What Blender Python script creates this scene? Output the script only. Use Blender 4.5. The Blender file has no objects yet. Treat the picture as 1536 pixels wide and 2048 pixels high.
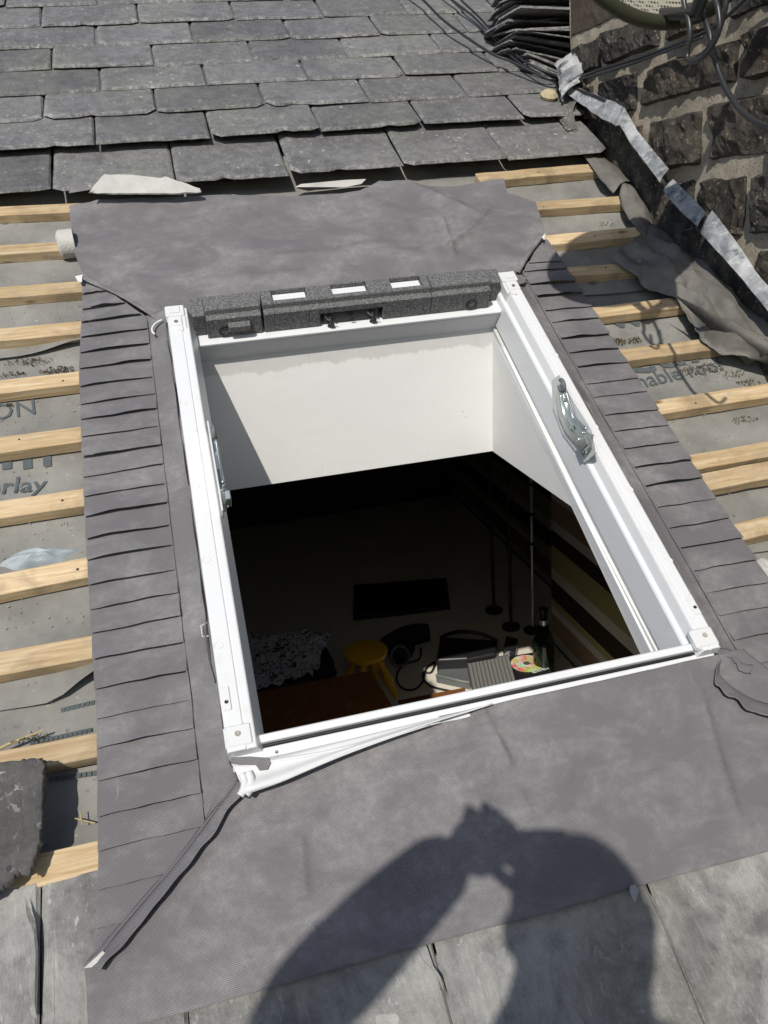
import bpy, bmesh, math, random
from mathutils import Vector, Matrix, noise
random.seed(7)
scene = bpy.context.scene
COL = scene.collection
TH = 0.57074                      # roof pitch
CT, ST = math.cos(TH), math.sin(TH)
# ------------------------------------------------------------------ camera, sky, sun, exposure
cd = bpy.data.cameras.new('camera'); cam = bpy.data.objects.new('camera', cd); COL.objects.link(cam)
cd.sensor_fit = 'VERTICAL'; cd.sensor_height = 24; cd.sensor_width = 18
cd.lens = 24 * 1597.7 / 2048
cd.clip_start = .02; cd.clip_end = 3000
cam.matrix_world = Matrix(((.967276, .15586, -.200212, .039), (-.241763, .326721, -.913676, -1.00503),
                           (-.076992, .932181, .35371, .75598), (0, 0, 0, 1)))
scene.camera = cam
SUN = Vector((.322, .658, -.68)).normalized()     # direction the light travels
wd = bpy.data.worlds.new('World'); scene.world = wd; wd.use_nodes = True
wn = wd.node_tree; bg = wn.nodes['Background']
sky = wn.nodes.new('ShaderNodeTexSky'); sky.sky_type = 'NISHITA'; sky.sun_disc = False
sky.sun_elevation = math.asin(-SUN.z); sky.sun_rotation = math.atan2(-SUN.x, -SUN.y)
wn.links.new(sky.outputs[0], bg.inputs[0]); bg.inputs[1].default_value = .105
sl = bpy.data.lights.new('sun', 'SUN'); sl.energy = 3.6; sl.angle = math.radians(.55); sl.color = (1, .955, .88)
so = bpy.data.objects.new('sun', sl); COL.objects.link(so)
so.rotation_euler = SUN.to_track_quat('-Z', 'Y').to_euler(); so.location = (-3, -6, 8)
scene.view_settings.view_transform = 'Standard'; scene.view_settings.look = 'None'
scene.view_settings.gamma = 1; scene.view_settings.exposure = .12
scene.render.engine = 'CYCLES'
scene.cycles.max_bounces = 8; scene.cycles.diffuse_bounces = 5

# ------------------------------------------------------------------ helpers
def W3(p): return Vector((p[0], p[1]*CT - p[2]*ST, p[1]*ST + p[2]*CT))      # roof (across, up slope, out) -> world
def to_roof(P): return Vector((P[0], P[1]*CT + P[2]*ST, -P[1]*ST + P[2]*CT))
def nz(x, y=0., z=0., s=1.): return noise.noise(Vector((x*s, y*s, z*s)))
def lerp(a, b, t): return a + (b-a)*t
BASE = {}
def props(o, label=None, cat=None, group=None, kind=None):
    if label: o['label'] = label
    if cat: o['category'] = cat
    if group: o['group'] = group
    if kind: o['kind'] = kind
    return o
def thing(name, label, cat, base=(0, 0, 0), roof=True, group=None, kind=None):
    o = bpy.data.objects.new(name, None); COL.objects.link(o); o.empty_display_size = .05
    o.location = W3(base) if roof else Vector(base)
    if roof: o.rotation_euler = (TH, 0, 0)
    BASE[o.name] = Vector(base)
    return props(o, label, cat, group, kind)
class MB:
    def __init__(s): s.v = []; s.f = []; s.a = {}
    def add(s, vs, fs):
        k = len(s.v); s.v += [tuple(p) for p in vs]; s.f += [tuple(i+k for i in f) for f in fs]; return s
    def box(s, a, b):
        (x0, y0, z0), (x1, y1, z1) = a, b
        return s.add([(x0,y0,z0),(x1,y0,z0),(x1,y1,z0),(x0,y1,z0),(x0,y0,z1),(x1,y0,z1),(x1,y1,z1),(x0,y1,z1)],
                     [(0,3,2,1),(4,5,6,7),(0,1,5,4),(1,2,6,5),(2,3,7,6),(3,0,4,7)])
    def hexa(s, lo, hi):
        n = len(lo); return s.add(list(lo)+list(hi), [tuple(range(n))[::-1], tuple(range(n, 2*n))] + [(i, (i+1) % n, n+(i+1) % n, n+i) for i in range(n)])
    def prism(s, pts, z0, z1): return s.hexa([(p[0], p[1], z0) for p in pts], [(p[0], p[1], z1) for p in pts])
    def sweep(s, prof, fn, n):            # closed profile swept along fn(i, p) -> 3D point
        m = len(prof); k = len(s.v)
        for i in range(n):
            for p in prof: s.v.append(tuple(fn(i, p)))
        for i in range(n-1):
            for j in range(m): s.f.append((k+i*m+j, k+i*m+(j+1) % m, k+(i+1)*m+(j+1) % m, k+(i+1)*m+j))
        s.f.append(tuple(k+j for j in range(m))[::-1]); s.f.append(tuple(k+(n-1)*m+j for j in range(m))); return s
    def tube(s, pts, r, seg=8, closed=False):
        pts = [Vector(p) for p in pts]; n = len(pts); k = len(s.v); up = Vector((.13, .31, .94)); prev = None
        for i, p in enumerate(pts):
            t = (pts[min(i+1, n-1)] - pts[max(i-1, 0)]); t = t.normalized() if t.length > 1e-9 else Vector((0, 0, 1))
            a = prev if prev is not None else up
            a = (a - t*a.dot(t)); a = a.normalized() if a.length > 1e-6 else t.orthogonal().normalized()
            prev = a; b = t.cross(a); rr = r[i] if isinstance(r, (list, tuple)) else r
            for j in range(seg):
                q = 2*math.pi*j/seg; s.v.append(tuple(p + a*math.cos(q)*rr + b*math.sin(q)*rr))
        for i in range(n-1):
            for j in range(seg): s.f.append((k+i*seg+j, k+i*seg+(j+1) % seg, k+(i+1)*seg+(j+1) % seg, k+(i+1)*seg+j))
        s.f.append(tuple(k+j for j in range(seg))[::-1]); s.f.append(tuple(k+(n-1)*seg+j for j in range(seg))); return s
    def grid(s, fn, nu, nv, skip=None):
        k = len(s.v)
        for i in range(nu+1):
            for j in range(nv+1): s.v.append(tuple(fn(i/nu, j/nv)))
        for i in range(nu):
            for j in range(nv):
                if skip and skip((i+.5)/nu, (j+.5)/nv): continue
                a = k+i*(nv+1)+j; s.f.append((a, a+nv+1, a+nv+2, a+1))
        return s
    def lathe(s, prof, c, seg=24, ax=None):
        ax = Vector(ax or (0, 0, 1)).normalized(); e1 = ax.orthogonal().normalized(); e2 = ax.cross(e1); c = Vector(c); k = len(s.v); m = len(prof)
        for r, h in prof:
            for j in range(seg):
                q = 2*math.pi*j/seg; s.v.append(tuple(c + ax*h + (e1*math.cos(q) + e2*math.sin(q))*r))
        for i in range(m-1):
            for j in range(seg): s.f.append((k+i*seg+j, k+i*seg+(j+1) % seg, k+(i+1)*seg+(j+1) % seg, k+(i+1)*seg+j))
        s.f.append(tuple(k+j for j in range(seg))[::-1]); s.f.append(tuple(k+(m-1)*seg+j for j in range(seg))); return s
def smoothpath(pts, k=6):
    P = [Vector(p) for p in pts]; out = []
    for i in range(len(P)-1):
        p0, p1, p2, p3 = P[max(i-1, 0)], P[i], P[i+1], P[min(i+2, len(P)-1)]
        for j in range(k):
            t = j/k; out.append(.5*((2*p1)+(p2-p0)*t+(2*p0-5*p1+4*p2-p3)*t*t+(3*p1-p0-3*p2+p3)*t**3))
    out.append(P[-1]); return out
def along(pts, t):                    # point at fraction t of a polyline
    P = [Vector(p) for p in pts]; L = [(P[i+1]-P[i]).length for i in range(len(P)-1)]; d = t*sum(L)
    for i, l in enumerate(L):
        if d <= l or i == len(L)-1: return P[i].lerp(P[i+1], min(1, d/l if l else 0))
        d -= l
def mesh_of(name, mb, bev=0, smooth=False, seg=1, solid=0, recalc=True):
    bm = bmesh.new(); vs = [bm.verts.new(v) for v in mb.v]
    for f in mb.f:
        try: bm.faces.new([vs[i] for i in f])
        except ValueError: pass
    if solid:
        bmesh.ops.recalc_face_normals(bm, faces=bm.faces)
        bmesh.ops.solidify(bm, geom=bm.faces[:], thickness=solid)
    if recalc: bmesh.ops.recalc_face_normals(bm, faces=bm.faces)
    if bev: bmesh.ops.bevel(bm, geom=[e for e in bm.edges if len(e.link_faces) == 2 and e.calc_face_angle(0) > .5], offset=bev, segments=seg, affect='EDGES', profile=.6, clamp_overlap=True)
    me = bpy.data.meshes.new(name); bm.to_mesh(me); bm.free()
    if smooth:
        for p in me.polygons: p.use_smooth = True
        if smooth != 'all':
            try: me.set_sharp_from_angle(angle=math.radians(40))
            except Exception: pass
    return me
def obj(name, mb, mat, parent=None, base=(0, 0, 0), roof=True, bev=0, smooth=False, seg=1, solid=0, label=None, cat=None, group=None, kind=None):
    b = BASE[parent.name] if parent else Vector(base)
    if isinstance(mb, MB):
        mb.v = [tuple(Vector(p)-b) for p in mb.v]; me = mesh_of(name, mb, bev, smooth, seg, solid)
        for k, vals in mb.a.items():
            if len(vals) == len(me.vertices):
                at = me.attributes.new(k, 'FLOAT', 'POINT'); at.data.foreach_set('value', vals)
    else: me = mb
    if not me.materials: me.materials.append(mat)
    o = bpy.data.objects.new(name, me); COL.objects.link(o); BASE[o.name] = b
    if parent: o.parent = parent
    else:
        o.location = W3(b) if roof else b
        if roof: o.rotation_euler = (TH, 0, 0)
    return props(o, label, cat, group, kind)

# ------------------------------------------------------------------ materials
class N:
    def __init__(s, name, rough=.7, spec=.3, metal=0):
        s.m = bpy.data.materials.new(name); s.m.use_nodes = True; s.t = s.m.node_tree; s.b = s.t.nodes['Principled BSDF']
        s.b.inputs['Roughness'].default_value = rough; s.b.inputs['Specular IOR Level'].default_value = spec; s.b.inputs['Metallic'].default_value = metal
    def n(s, k, **kw):
        x = s.t.nodes.new(k)
        for a, b in kw.items(): setattr(x, a, b)
        return x
    def put(s, sock, v):
        if v is None: return
        if hasattr(v, 'is_output'): s.t.links.new(v, sock)
        else: sock.default_value = v if not isinstance(v, tuple) or len(v) != 3 or sock.type != 'RGBA' else (*v, 1)
    def pos(s, scale=(1, 1, 1), roof=True, rot=0):
        g = s.n('ShaderNodeNewGeometry'); m = s.n('ShaderNodeMapping'); m.inputs['Rotation'].default_value = (-TH if roof else 0, 0, 0); s.t.links.new(g.outputs['Position'], m.inputs[0])
        q = s.n('ShaderNodeMapping'); q.inputs['Scale'].default_value = scale; q.inputs['Rotation'].default_value = (0, 0, rot); s.t.links.new(m.outputs[0], q.inputs[0]); return q.outputs[0]
    def noise(s, vec, scale=5, detail=4, rough=.55, dist=0):
        x = s.n('ShaderNodeTexNoise'); s.put(x.inputs['Vector'], vec); x.inputs['Scale'].default_value = scale; x.inputs['Detail'].default_value = detail; x.inputs['Roughness'].default_value = rough; x.inputs['Distortion'].default_value = dist; return x.outputs[0]
    def voro(s, vec, scale, feature='F1', rnd=1, out=0):
        x = s.n('ShaderNodeTexVoronoi', feature=feature); s.put(x.inputs['Vector'], vec); x.inputs['Scale'].default_value = scale; x.inputs['Randomness'].default_value = rnd; return x.outputs[out]
    def wave(s, vec, scale, dist=0):
        x = s.n('ShaderNodeTexWave'); s.put(x.inputs['Vector'], vec); x.inputs['Scale'].default_value = scale; x.inputs['Distortion'].default_value = dist; return x.outputs[1]
    def ramp(s, fac, stops, const=False):
        x = s.n('ShaderNodeValToRGB'); s.put(x.inputs[0], fac); e = x.color_ramp.elements
        if const: x.color_ramp.interpolation = 'CONSTANT'
        while len(e) < len(stops): e.new(.5)
        for i, (p, c) in enumerate(stops):
            e[i].position = p; e[i].color = (c, c, c, 1) if not isinstance(c, tuple) else (*c, 1)
        return x.outputs[0]
    def mix(s, fac, a, b, mode='MIX'):
        x = s.n('ShaderNodeMix', data_type='RGBA', blend_type=mode); s.put(x.inputs[0], fac); s.put(x.inputs[6], a); s.put(x.inputs[7], b); return x.outputs[2]
    def math(s, op, a, b=None):
        x = s.n('ShaderNodeMath', operation=op); s.put(x.inputs[0], a); s.put(x.inputs[1], b); return x.outputs[0]
    def rnd(s): return s.n('ShaderNodeObjectInfo').outputs['Random']
    def attr(s, k): return s.n('ShaderNodeAttribute', attribute_name=k).outputs['Fac']
    def sep(s, vec, i):
        x = s.n('ShaderNodeSeparateXYZ'); s.put(x.inputs[0], vec); return x.outputs[i]
    def bump(s, h, st=.3, d=.01):
        x = s.n('ShaderNodeBump'); s.put(x.inputs['Height'], h); x.inputs['Strength'].default_value = st; x.inputs['Distance'].default_value = d; s.t.links.new(x.outputs[0], s.b.inputs['Normal']); return s
    def col(s, c): s.put(s.b.inputs['Base Color'], c); return s
    def rough(s, r): s.put(s.b.inputs['Roughness'], r); return s
M = {}
def plain(name, c, rough=.6, spec=.3, metal=0, var=.15, scale=9, bump=0):
    n = N(name, rough, spec, metal); p = n.pos(); f = n.noise(p, scale, 5)
    n.col(n.mix(f, tuple(x*(1-var) for x in c), tuple(x*(1+var) for x in c)))
    if bump: n.bump(n.noise(p, scale*12, 3), bump, .004)
    M[name] = n.m; return n.m
def m_slate(name, dark, light, green, edge=1., pale=0.):
    n = N(name, .62, .35); p = n.pos(); ps = n.pos((14, 4, 8)); r = n.rnd()
    f = n.ramp(n.noise(p, 7, 8, .62), [(.28, 0.), (.72, 1.)])
    c = n.mix(f, dark, light)
    c = n.mix(n.ramp(n.noise(p, 3.1, 3), [(.5, 0.), (.72, .75)]), c, green)
    c = n.mix(n.math('MULTIPLY', n.ramp(n.noise(n.pos((30, 9, 30), rot=.5), 4, 5, .7), [(.60, 0.), (.70, 1.)]), .5), c, tuple(x*2.1 for x in light))
    sp = n.ramp(n.noise(p, 62, 3, .6), [(.63, 0.), (.68, 1.)])
    sp2 = n.ramp(n.noise(p, 8, 3, .6), [(.47, .05), (.66, 1.)])
    c = n.mix(n.math('MULTIPLY', n.math('MULTIPLY', sp, sp2), .8), c, (.50, .49, .45))
    big = n.ramp(n.noise(p, 15, 2, .4), [(.755, 0.), (.77, 1.)])
    c = n.mix(n.math('MULTIPLY', big, .7), c, (.5, .5, .47))
    e = n.math('MULTIPLY', n.attr('edge'), n.ramp(n.noise(p, 70, 4, .65), [(.47, 0.), (.62, 1.)]))
    c = n.mix(n.math('MULTIPLY', e, .75*edge), c, (.46, .455, .43))
    c = n.mix(1., c, n.ramp(n.noise(p, 38, 9, .78), [(.3, .62), (.5, 1.), (.72, 1.42)]), 'MULTIPLY')
    v = n.ramp(r, [(0., .80), (.5, 1.), (1., 1.1)])
    c = n.mix(1., c, v, 'MULTIPLY')
    if pale: c = n.mix(n.math('MULTIPLY', n.ramp(n.noise(n.pos((2, 1.3, 2)), 4, 10, .72, .8), [(.44, 0.), (.62, 1.)]), pale), c, (.40, .40, .375))
    if pale: c = n.mix(n.ramp(n.noise(n.pos((40, 3, 10), rot=.25), 1.4, 8, .75), [(.60, 0.), (.70, .55)]), c, (.55, .55, .52))
    if pale: c = n.mix(n.ramp(n.noise(p, 5, 8, .7), [(.52, 0.), (.68, .7)]), c, (.10, .10, .095))
    n.col(c); n.bump(n.math('ADD', n.noise(p, 34, 10, .78), n.math('MULTIPLY', n.noise(ps, 9, 7, .7), .8)), .6, .008)
    n.rough(n.ramp(f, [(0., .5), (1., .72)])); M[name] = n.m
m_slate('slate', (.112, .109, .110), (.188, .184, .182), (.185, .190, .160), .55)
m_slate('slate_dark', (.048, .047, .046), (.135, .131, .124), (.135, .137, .108), .8)
m_slate('slate_clean', (.150, .148, .143), (.285, .28, .267), (.275, .262, .21), .4, .8)
def m_collar():
    n = N('collar_cloth', .78, .25); p = n.pos()
    d = n.ramp(n.noise(n.pos((1, 1.5, 1), rot=.2), 7.5, 9, .68, .3), [(.44, 0.), (.72, 1.)])
    d2 = n.ramp(n.noise(p, 55, 8, .8), [(.35, .2), (.66, 1.)])
    c = n.mix(n.math('MULTIPLY', n.math('MULTIPLY', d, d2), .75), (.166, .158, .163), (.44, .425, .42))
    wv = n.wave(n.pos(rot=-1.04), 150, .5)
    c = n.mix(n.math('MULTIPLY', wv, .45), c, (.085, .083, .088))
    c = n.mix(n.ramp(n.noise(n.pos((60, 5, 20), rot=.6), 1.1, 9, .8), [(.63, 0.), (.72, .35)]), c, (.5, .48, .46))
    n.col(c); n.bump(n.math('ADD', n.math('MULTIPLY', wv, .35), n.noise(p, 14, 8, .65)), .3, .007); M['collar'] = n.m
m_collar()
def m_under():
    n = N('underlay_cloth', .8, .2); p = n.pos()
    c = n.mix(n.ramp(n.noise(p, 6, 6, .65), [(.35, 0.), (.68, 1.)]), (.17, .166, .15), (.30, .292, .265))
    c = n.mix(n.math('MULTIPLY', n.ramp(n.noise(p, 95, 2), [(.7, 0.), (.76, 1.)]), .5), c, (.5, .48, .42))
    c = n.mix(n.math('MULTIPLY', n.ramp(n.noise(p, 60, 3), [(.66, 0.), (.74, 1.)]), .6), c, (.07, .06, .045))
    wv = n.wave(n.pos(rot=.9), 130, .5)
    c = n.mix(n.math('MULTIPLY', wv, .22), c, (.08, .08, .076))
    n.col(c); n.bump(n.noise(p, 14, 4), .25, .006); M['underlay'] = n.m
m_under()
def m_flap():
    n = N('old_underlay_cloth', .7, .3); p = n.pos()
    c = n.mix(n.ramp(n.noise(p, 8, 7, .7), [(.3, 0.), (.7, 1.)]), (.075, .073, .066), (.18, .17, .15))
    c = n.mix(n.math('MULTIPLY', n.ramp(n.noise(p, 13, 7, .75), [(.58, 0.), (.72, 1.)]), .6), c, (.27, .25, .21))
    n.col(c); n.bump(n.noise(p, 25, 6), .4, .008); M['flap'] = n.m
m_flap()
def m_wood(name, a, b, k):
    n = N(name, .65, .25); r = n.rnd()
    off = n.n('ShaderNodeVectorMath', operation='ADD'); n.t.links.new(n.pos((1, 1, 1)), off.inputs[0]); n.t.links.new(r, off.inputs[1]); p = off.outputs[0]
    q = n.n('ShaderNodeMapping'); q.inputs['Scale'].default_value = (4, 75, 75); n.t.links.new(p, q.inputs[0])
    g = n.noise(q.outputs[0], 1.6, 6, .6, .8)
    c = n.mix(n.ramp(g, [(.35, 0.), (.66, 1.)]), a, b)
    c = n.mix(n.ramp(n.noise(p, 9, 4, .6, .4), [(.52, 0.), (.66, .75)]), c, k)
    q2 = n.n('ShaderNodeMapping'); q2.inputs['Scale'].default_value = (7, 16, 16); n.t.links.new(p, q2.inputs[0])
    kn = n.voro(q2.outputs[0], 1.)
    c = n.mix(n.ramp(kn, [(.05, .85), (.13, 0.)]), c, (.13, .065, .025))
    c = n.mix(n.math('MULTIPLY', n.ramp(n.noise(p, 30, 5, .7), [(.55, 0.), (.72, 1.)]), .6), c, (.33, .29, .23))
    c = n.mix(1., c, n.ramp(r, [(0., .72), (1., 1.1)]), 'MULTIPLY')
    n.col(c); n.bump(g, .2, .003); M[name] = n.m
m_wood('batten', (.63, .50, .32), (.43, .295, .15), (.30, .22, .135))
m_wood('oak', (.30, .12, .030), (.23, .085, .02), (.24, .10, .03))
def m_white(name, c, dirt):
    n = N(name, .32, .45); p = n.pos()
    n.col(n.mix(n.math('MULTIPLY', n.ramp(n.noise(p, 22, 6, .7), [(.55, 0.), (.8, 1.)]), dirt), c, (.5, .48, .43))); M[name] = n.m
m_white('white_paint', (.67, .68, .685), .4)
m_white('white_plastic', (.66, .665, .66), .45)
def m_plaster():
    n = N('reveal_plaster', .75, .2); p = n.pos(roof=False)
    z = n.sep(p, 2); f = n.math('ADD', z, n.math('MULTIPLY', n.math('SUBTRACT', n.noise(n.pos((1, 0, 0), False), 8, 9, .72), .5), .085))
    bare = n.ramp(f, [(.437, 0.), (.441, 1.)], )
    c = n.mix(n.noise(p, 5, 5), (.66, .66, .635), (.72, .717, .695))
    c = n.mix(n.math('MULTIPLY', n.ramp(n.noise(p, 130, 2), [(.73, 0.), (.76, 1.)]), n.ramp(n.noise(p, 4, 2), [(.5, 0.), (.62, .8)])), c, (.18, .16, .13))
    c = n.mix(n.math('MULTIPLY', bare, .5), c, n.mix(n.noise(p, 40, 5), (.34, .33, .32), (.47, .46, .44)))
    n.col(c); n.bump(n.noise(p, 16, 5), .25, .006); M['plaster'] = n.m
m_plaster()
def m_stone():
    n = N('rubble_stone', .8, .4); p = n.pos(roof=False); r = n.rnd()
    c = n.mix(n.ramp(n.noise(p, 20, 12, .8), [(.38, 0.), (.66, 1.)]), (.016, .015, .015), (.16, .15, .13))
    c = n.mix(n.ramp(n.noise(p, 6, 8, .75), [(.45, 0.), (.62, .85)]), c, (.022, .021, .021))
    c = n.mix(n.ramp(n.noise(p, 75, 6, .8), [(.58, 0.), (.65, .9)]), c, (.46, .42, .35))
    c = n.mix(n.ramp(r, [(0., 0.), (1., .7)]), c, n.mix(1., c, (1.3, 1.08, .8), 'MULTIPLY'))
    n.col(c); n.bump(n.noise(p, 45, 12, .8), .9, .02); M['stone'] = n.m
    n = N('lime_mortar', .9, .2); p = n.pos(roof=False)
    c = n.mix(n.ramp(n.noise(p, 26, 10, .8), [(.3, 0.), (.7, 1.)]), (.36, .31, .24), (.68, .61, .49))
    c = n.mix(n.ramp(n.noise(p, 200, 2), [(.6, 0.), (.68, .8)]), c, (.13, .11, .085))
    c = n.mix(n.ramp(n.noise(p, 5, 4), [(.55, 0.), (.72, .6)]), c, (.16, .14, .11))
    n.col(c); n.bump(n.noise(p, 80, 9, .8), 1., .014); M['mortar'] = n.m
    n = N('brown_render', .9, .2); p = n.pos(roof=False)
    c = n.mix(n.noise(p, 60, 6, .7), (.055, .043, .030), (.13, .105, .078)); n.col(c); n.bump(n.noise(p, 90, 5, .7), .5, .006); M['brownstone'] = n.m
m_stone()
def m_lead():
    n = N('weathered_lead', .6, .4, .1); p = n.pos()
    c = n.mix(n.ramp(n.noise(p, 9, 7, .7, .8), [(.38, 0.), (.62, 1.)]), (.15, .16, .17), (.42, .43, .43))
    c = n.mix(n.ramp(n.noise(p, 35, 6, .7), [(.55, 0.), (.68, .7)]), c, (.64, .64, .62))
    c = n.mix(n.ramp(n.noise(p, 17, 6, .75), [(.54, 0.), (.66, .85)]), c, (.06, .066, .075))
    n.col(c); n.bump(n.noise(p, 30, 6), .5, .008); M['lead'] = n.m
m_lead()
def m_foam():
    n = N('speckled_foam', .85, .2); p = n.pos()
    c = n.ramp(n.noise(p, 330, 3, .8), [(.34, .05), (.52, .125), (.7, .30)])
    n.col(c); n.bump(n.noise(p, 300, 2), .12, .002); M['foam'] = n.m
m_foam()
plain('zinc', (.55, .60, .58), .28, .5, .85, .2, 40)
plain('black_plastic', (.018, .018, .02), .4, .5)
plain('cable_rubber', (.024, .024, .026), .38, .5)
plain('print_ink', (.085, .10, .105), .8, .2, 0, .3, 60)
plain('putty', (.33, .37, .39), .45, .4, 0, .2, 25, .3)
plain('white_scrap', (.47, .46, .425), .7, .3, 0, .3, 16, .5)
plain('moss', (.085, .07, .04), .95, .1, 0, .7, 300)
plain('rust', (.07, .045, .03), .8, .3)
plain('straw', (.40, .33, .18), .8, .2, 0, .4, 200)
plain('chip', (.36, .34, .29), .9, .2, 0, .6, 300)
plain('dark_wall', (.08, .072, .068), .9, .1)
plain('ground', (.09, .10, .06), .95, .1, 0, .3, .3)
plain('jacket', (.03, .035, .05), .9, .1)
plain('skin', (.5, .3, .22), .6, .3)
plain('yellow_paint', (.85, .50, .015), .28, .5)
plain('glass_dark', (.006, .012, .008), .08, .6)
plain('floor_cream', (.74, .70, .59), .6, .2, 0, .08, 4)
plain('soot_grey', (.22, .22, .20), .8, .2, 0, .35, 120, .4)
plain('grey_plastic', (.13, .14, .14), .5, .4)
plain('navy', (.02, .022, .035), .6, .3)
plain('pebble', (.42, .36, .22), .8, .2, 0, .3, 60, .3)
def m_paper():
    n = N('striped_wallpaper', .8, .15); z = n.sep(n.pos(roof=False), 2)
    f = n.math('FRACT', n.math('MULTIPLY', n.math('ADD', z, 3.), 1/.62))
    A, B, Cc, D, E = (.028, .020, .016), (.48, .45, .40), (.31, .27, .12), (.25, .18, .12), (.45, .43, .40)
    n.col(n.ramp(f, [(0., A), (.17, B), (.27, Cc), (.47, A), (.60, E), (.68, D), (.86, B), (.93, Cc)], True)); M['wallpaper'] = n.m
m_paper()
def m_floral():
    n = N('floral_cloth', .9, .1); p = n.pos(roof=False)
    f = n.noise(p, 24, 4, .6, 2.2)
    c = n.ramp(f, [(.40, (.04, .04, .05)), (.46, (.72, .69, .74)), (.62, (.8, .77, .8)), (.68, (.25, .14, .12))])
    n.col(c); M['floral'] = n.m
m_floral()
def m_disc():
    n = N('printed_disc', .25, .5); p = n.pos(roof=False)
    c = n.voro(p, 26, out=1); n.col(n.mix(.62, c, n.ramp(n.noise(p, 30, 2), [(.35, (.75, .12, .05)), (.5, (.8, .62, .15)), (.65, (.75, .75, .72))]))); M['disc'] = n.m
m_disc()

# ------------------------------------------------------------------ ground far below
obj('ground', MB().grid(lambda a, b: (-600+1200*a, -600+1200*b, -6.), 4, 4), M['ground'], roof=False, kind='structure')

# ------------------------------------------------------------------ roof: underlay, battens, slates
roof = thing('roof', 'slate roof slope stripped back to battens and grey underlay', None, (0, 0, 0), kind='structure')
BV = [1.66, 1.505, 1.345, 1.18, 1.035, .875, .718, .563, .403, .252, .10, -.06, -.215]
def und(u, v):
    k = min(range(len(BV)), key=lambda i: abs(BV[i]-.02-v)); d = abs(v-(BV[k]-.02))
    sag = .012*min(1, d/.078)**1.5
    return -.004 - sag + .005*nz(u*2.2, v*9, 3.1) + .004*nz(u*6, v*14, 8.)
def hole(u, v): return -.03 < u < .81 and -.03 < v < 1.0
def sheet(name, v0, v1, lift, edge, nn, u0=-1.6, u1=1.285):
    nu, nv = 110, max(8, int((v1-v0)/.022))
    def fn(a, b):
        u = lerp(u0, u1, a); vb = v0 + edge(u); v = lerp(vb, v1, b)
        return (u, v, und(u, v) + nn + lift(u)*max(0, 1-(v-vb)/.07)**2)
    return obj(name, MB().grid(fn, nu, nv, lambda a, b: hole(lerp(u0, u1, a), lerp(v0+edge(lerp(u0, u1, a)), v1, b))), M['underlay'], roof, smooth='all')
sheet('underlay', -1.9, .30, lambda u: 0, lambda u: 0, 0)
sheet('underlay', .172, 1.08, lambda u: .004 + (.024*math.exp(-((u+.17)/.07)**2)), lambda u: .012*nz(u*5, 1.7)+(.028 if u > -.25 else 0)*min(1, (u+.25)/.06 if u > -.25 else 0), .003)
sheet('underlay', .965, 3.6, lambda u: .005+.012*math.exp(-((u+.18)/.08)**2), lambda u: .014*nz(u*6, 4.2)+.02*math.exp(-((u+.18)/.08)**2), .006)
def text(body, size, p0, p1, name='printed_letters', bold=.0, lap=.0055, squash=1.):
    cu = bpy.data.curves.new(name, 'FONT'); cu.body = body; cu.size = size; cu.offset = bold; cu.resolution_u = 2
    tmp = bpy.data.objects.new('tmp', cu); COL.objects.link(tmp)
    me = bpy.data.meshes.new_from_object(tmp); bpy.data.objects.remove(tmp); bpy.data.curves.remove(cu)
    me.name = name; bm = bmesh.new(); bm.from_mesh(me); bmesh.ops.triangulate(bm, faces=bm.faces[:])
    for _ in range(3): bmesh.ops.subdivide_edges(bm, edges=[e for e in bm.edges if e.calc_length() > .012], cuts=1)
    w = max(v.co.x for v in bm.verts) - min(v.co.x for v in bm.verts); a = math.atan2(p1[1]-p0[1], p1[0]-p0[0])
    k = math.hypot(p1[0]-p0[0], p1[1]-p0[1])/w; x0 = min(v.co.x for v in bm.verts)
    for v in bm.verts:
        x, y = (v.co.x-x0)*k, v.co.y*k*squash; u = p0[0]+x*math.cos(a)-y*math.sin(a); q = p0[1]+x*math.sin(a)+y*math.cos(a)
        v.co = (u, q, und(u, q)+lap)
    bm.to_mesh(me); bm.free(); return obj(name, me, M['print_ink'], roof)
def pp2(l): return [(p[0], p[1]) for p in l]
a, b = pp2([(-0.364,0.798,-0.01),(-0.283,0.803,-0.01)]); text('ON', .062, a, b)
a, b = pp2([(-0.397,0.616,-0.01),(-0.264,0.6,-0.01)]); text('derlay', .036, a, b, bold=.0004)
for q in ([(-0.374,0.657,-0.01),(-0.359,0.656,-0.01)],[(-0.341,0.664,-0.01),(-0.324,0.662,-0.01)],[(-0.304,0.658,-0.01),(-0.288,0.657,-0.01)],[(-0.268,0.657,-0.01),(-0.253,0.658,-0.01)]):
    (a, b) = pp2(q); u0, u1, v0 = a[0], b[0], a[1]
    obj('printed_bar', MB().grid(lambda s, t: (lerp(u0, u1, s), lerp(v0, v0+.075, t), und(lerp(u0, u1, s), lerp(v0, v0+.075, t))+.0055), 3, 8), M['print_ink'], roof)
a, b = pp2([(-0.405,1.444,-0.01),(-0.348,1.443,-0.01)]); text('1907', .03, a, b)
a, b = pp2([(-0.406,1.475,-0.01),(-0.311,1.474,-0.01)]); text('EN 13859', .018, a, b)
a, b = pp2([(0.985,0.843,-0.01),(1.095,0.846,-0.01)]); text('w', .10, a, b, bold=.003, squash=.8)
a, b = pp2([(0.972,0.686,-0.01),(1.188,0.706,-0.01)]); text('cur', .12, a, b, bold=.002, squash=.8)
a, b = pp2([(0.976,0.648,-0.01),(1.203,0.669,-0.01)]); text('hable roof', .044, a, b, bold=.0004)
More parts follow.
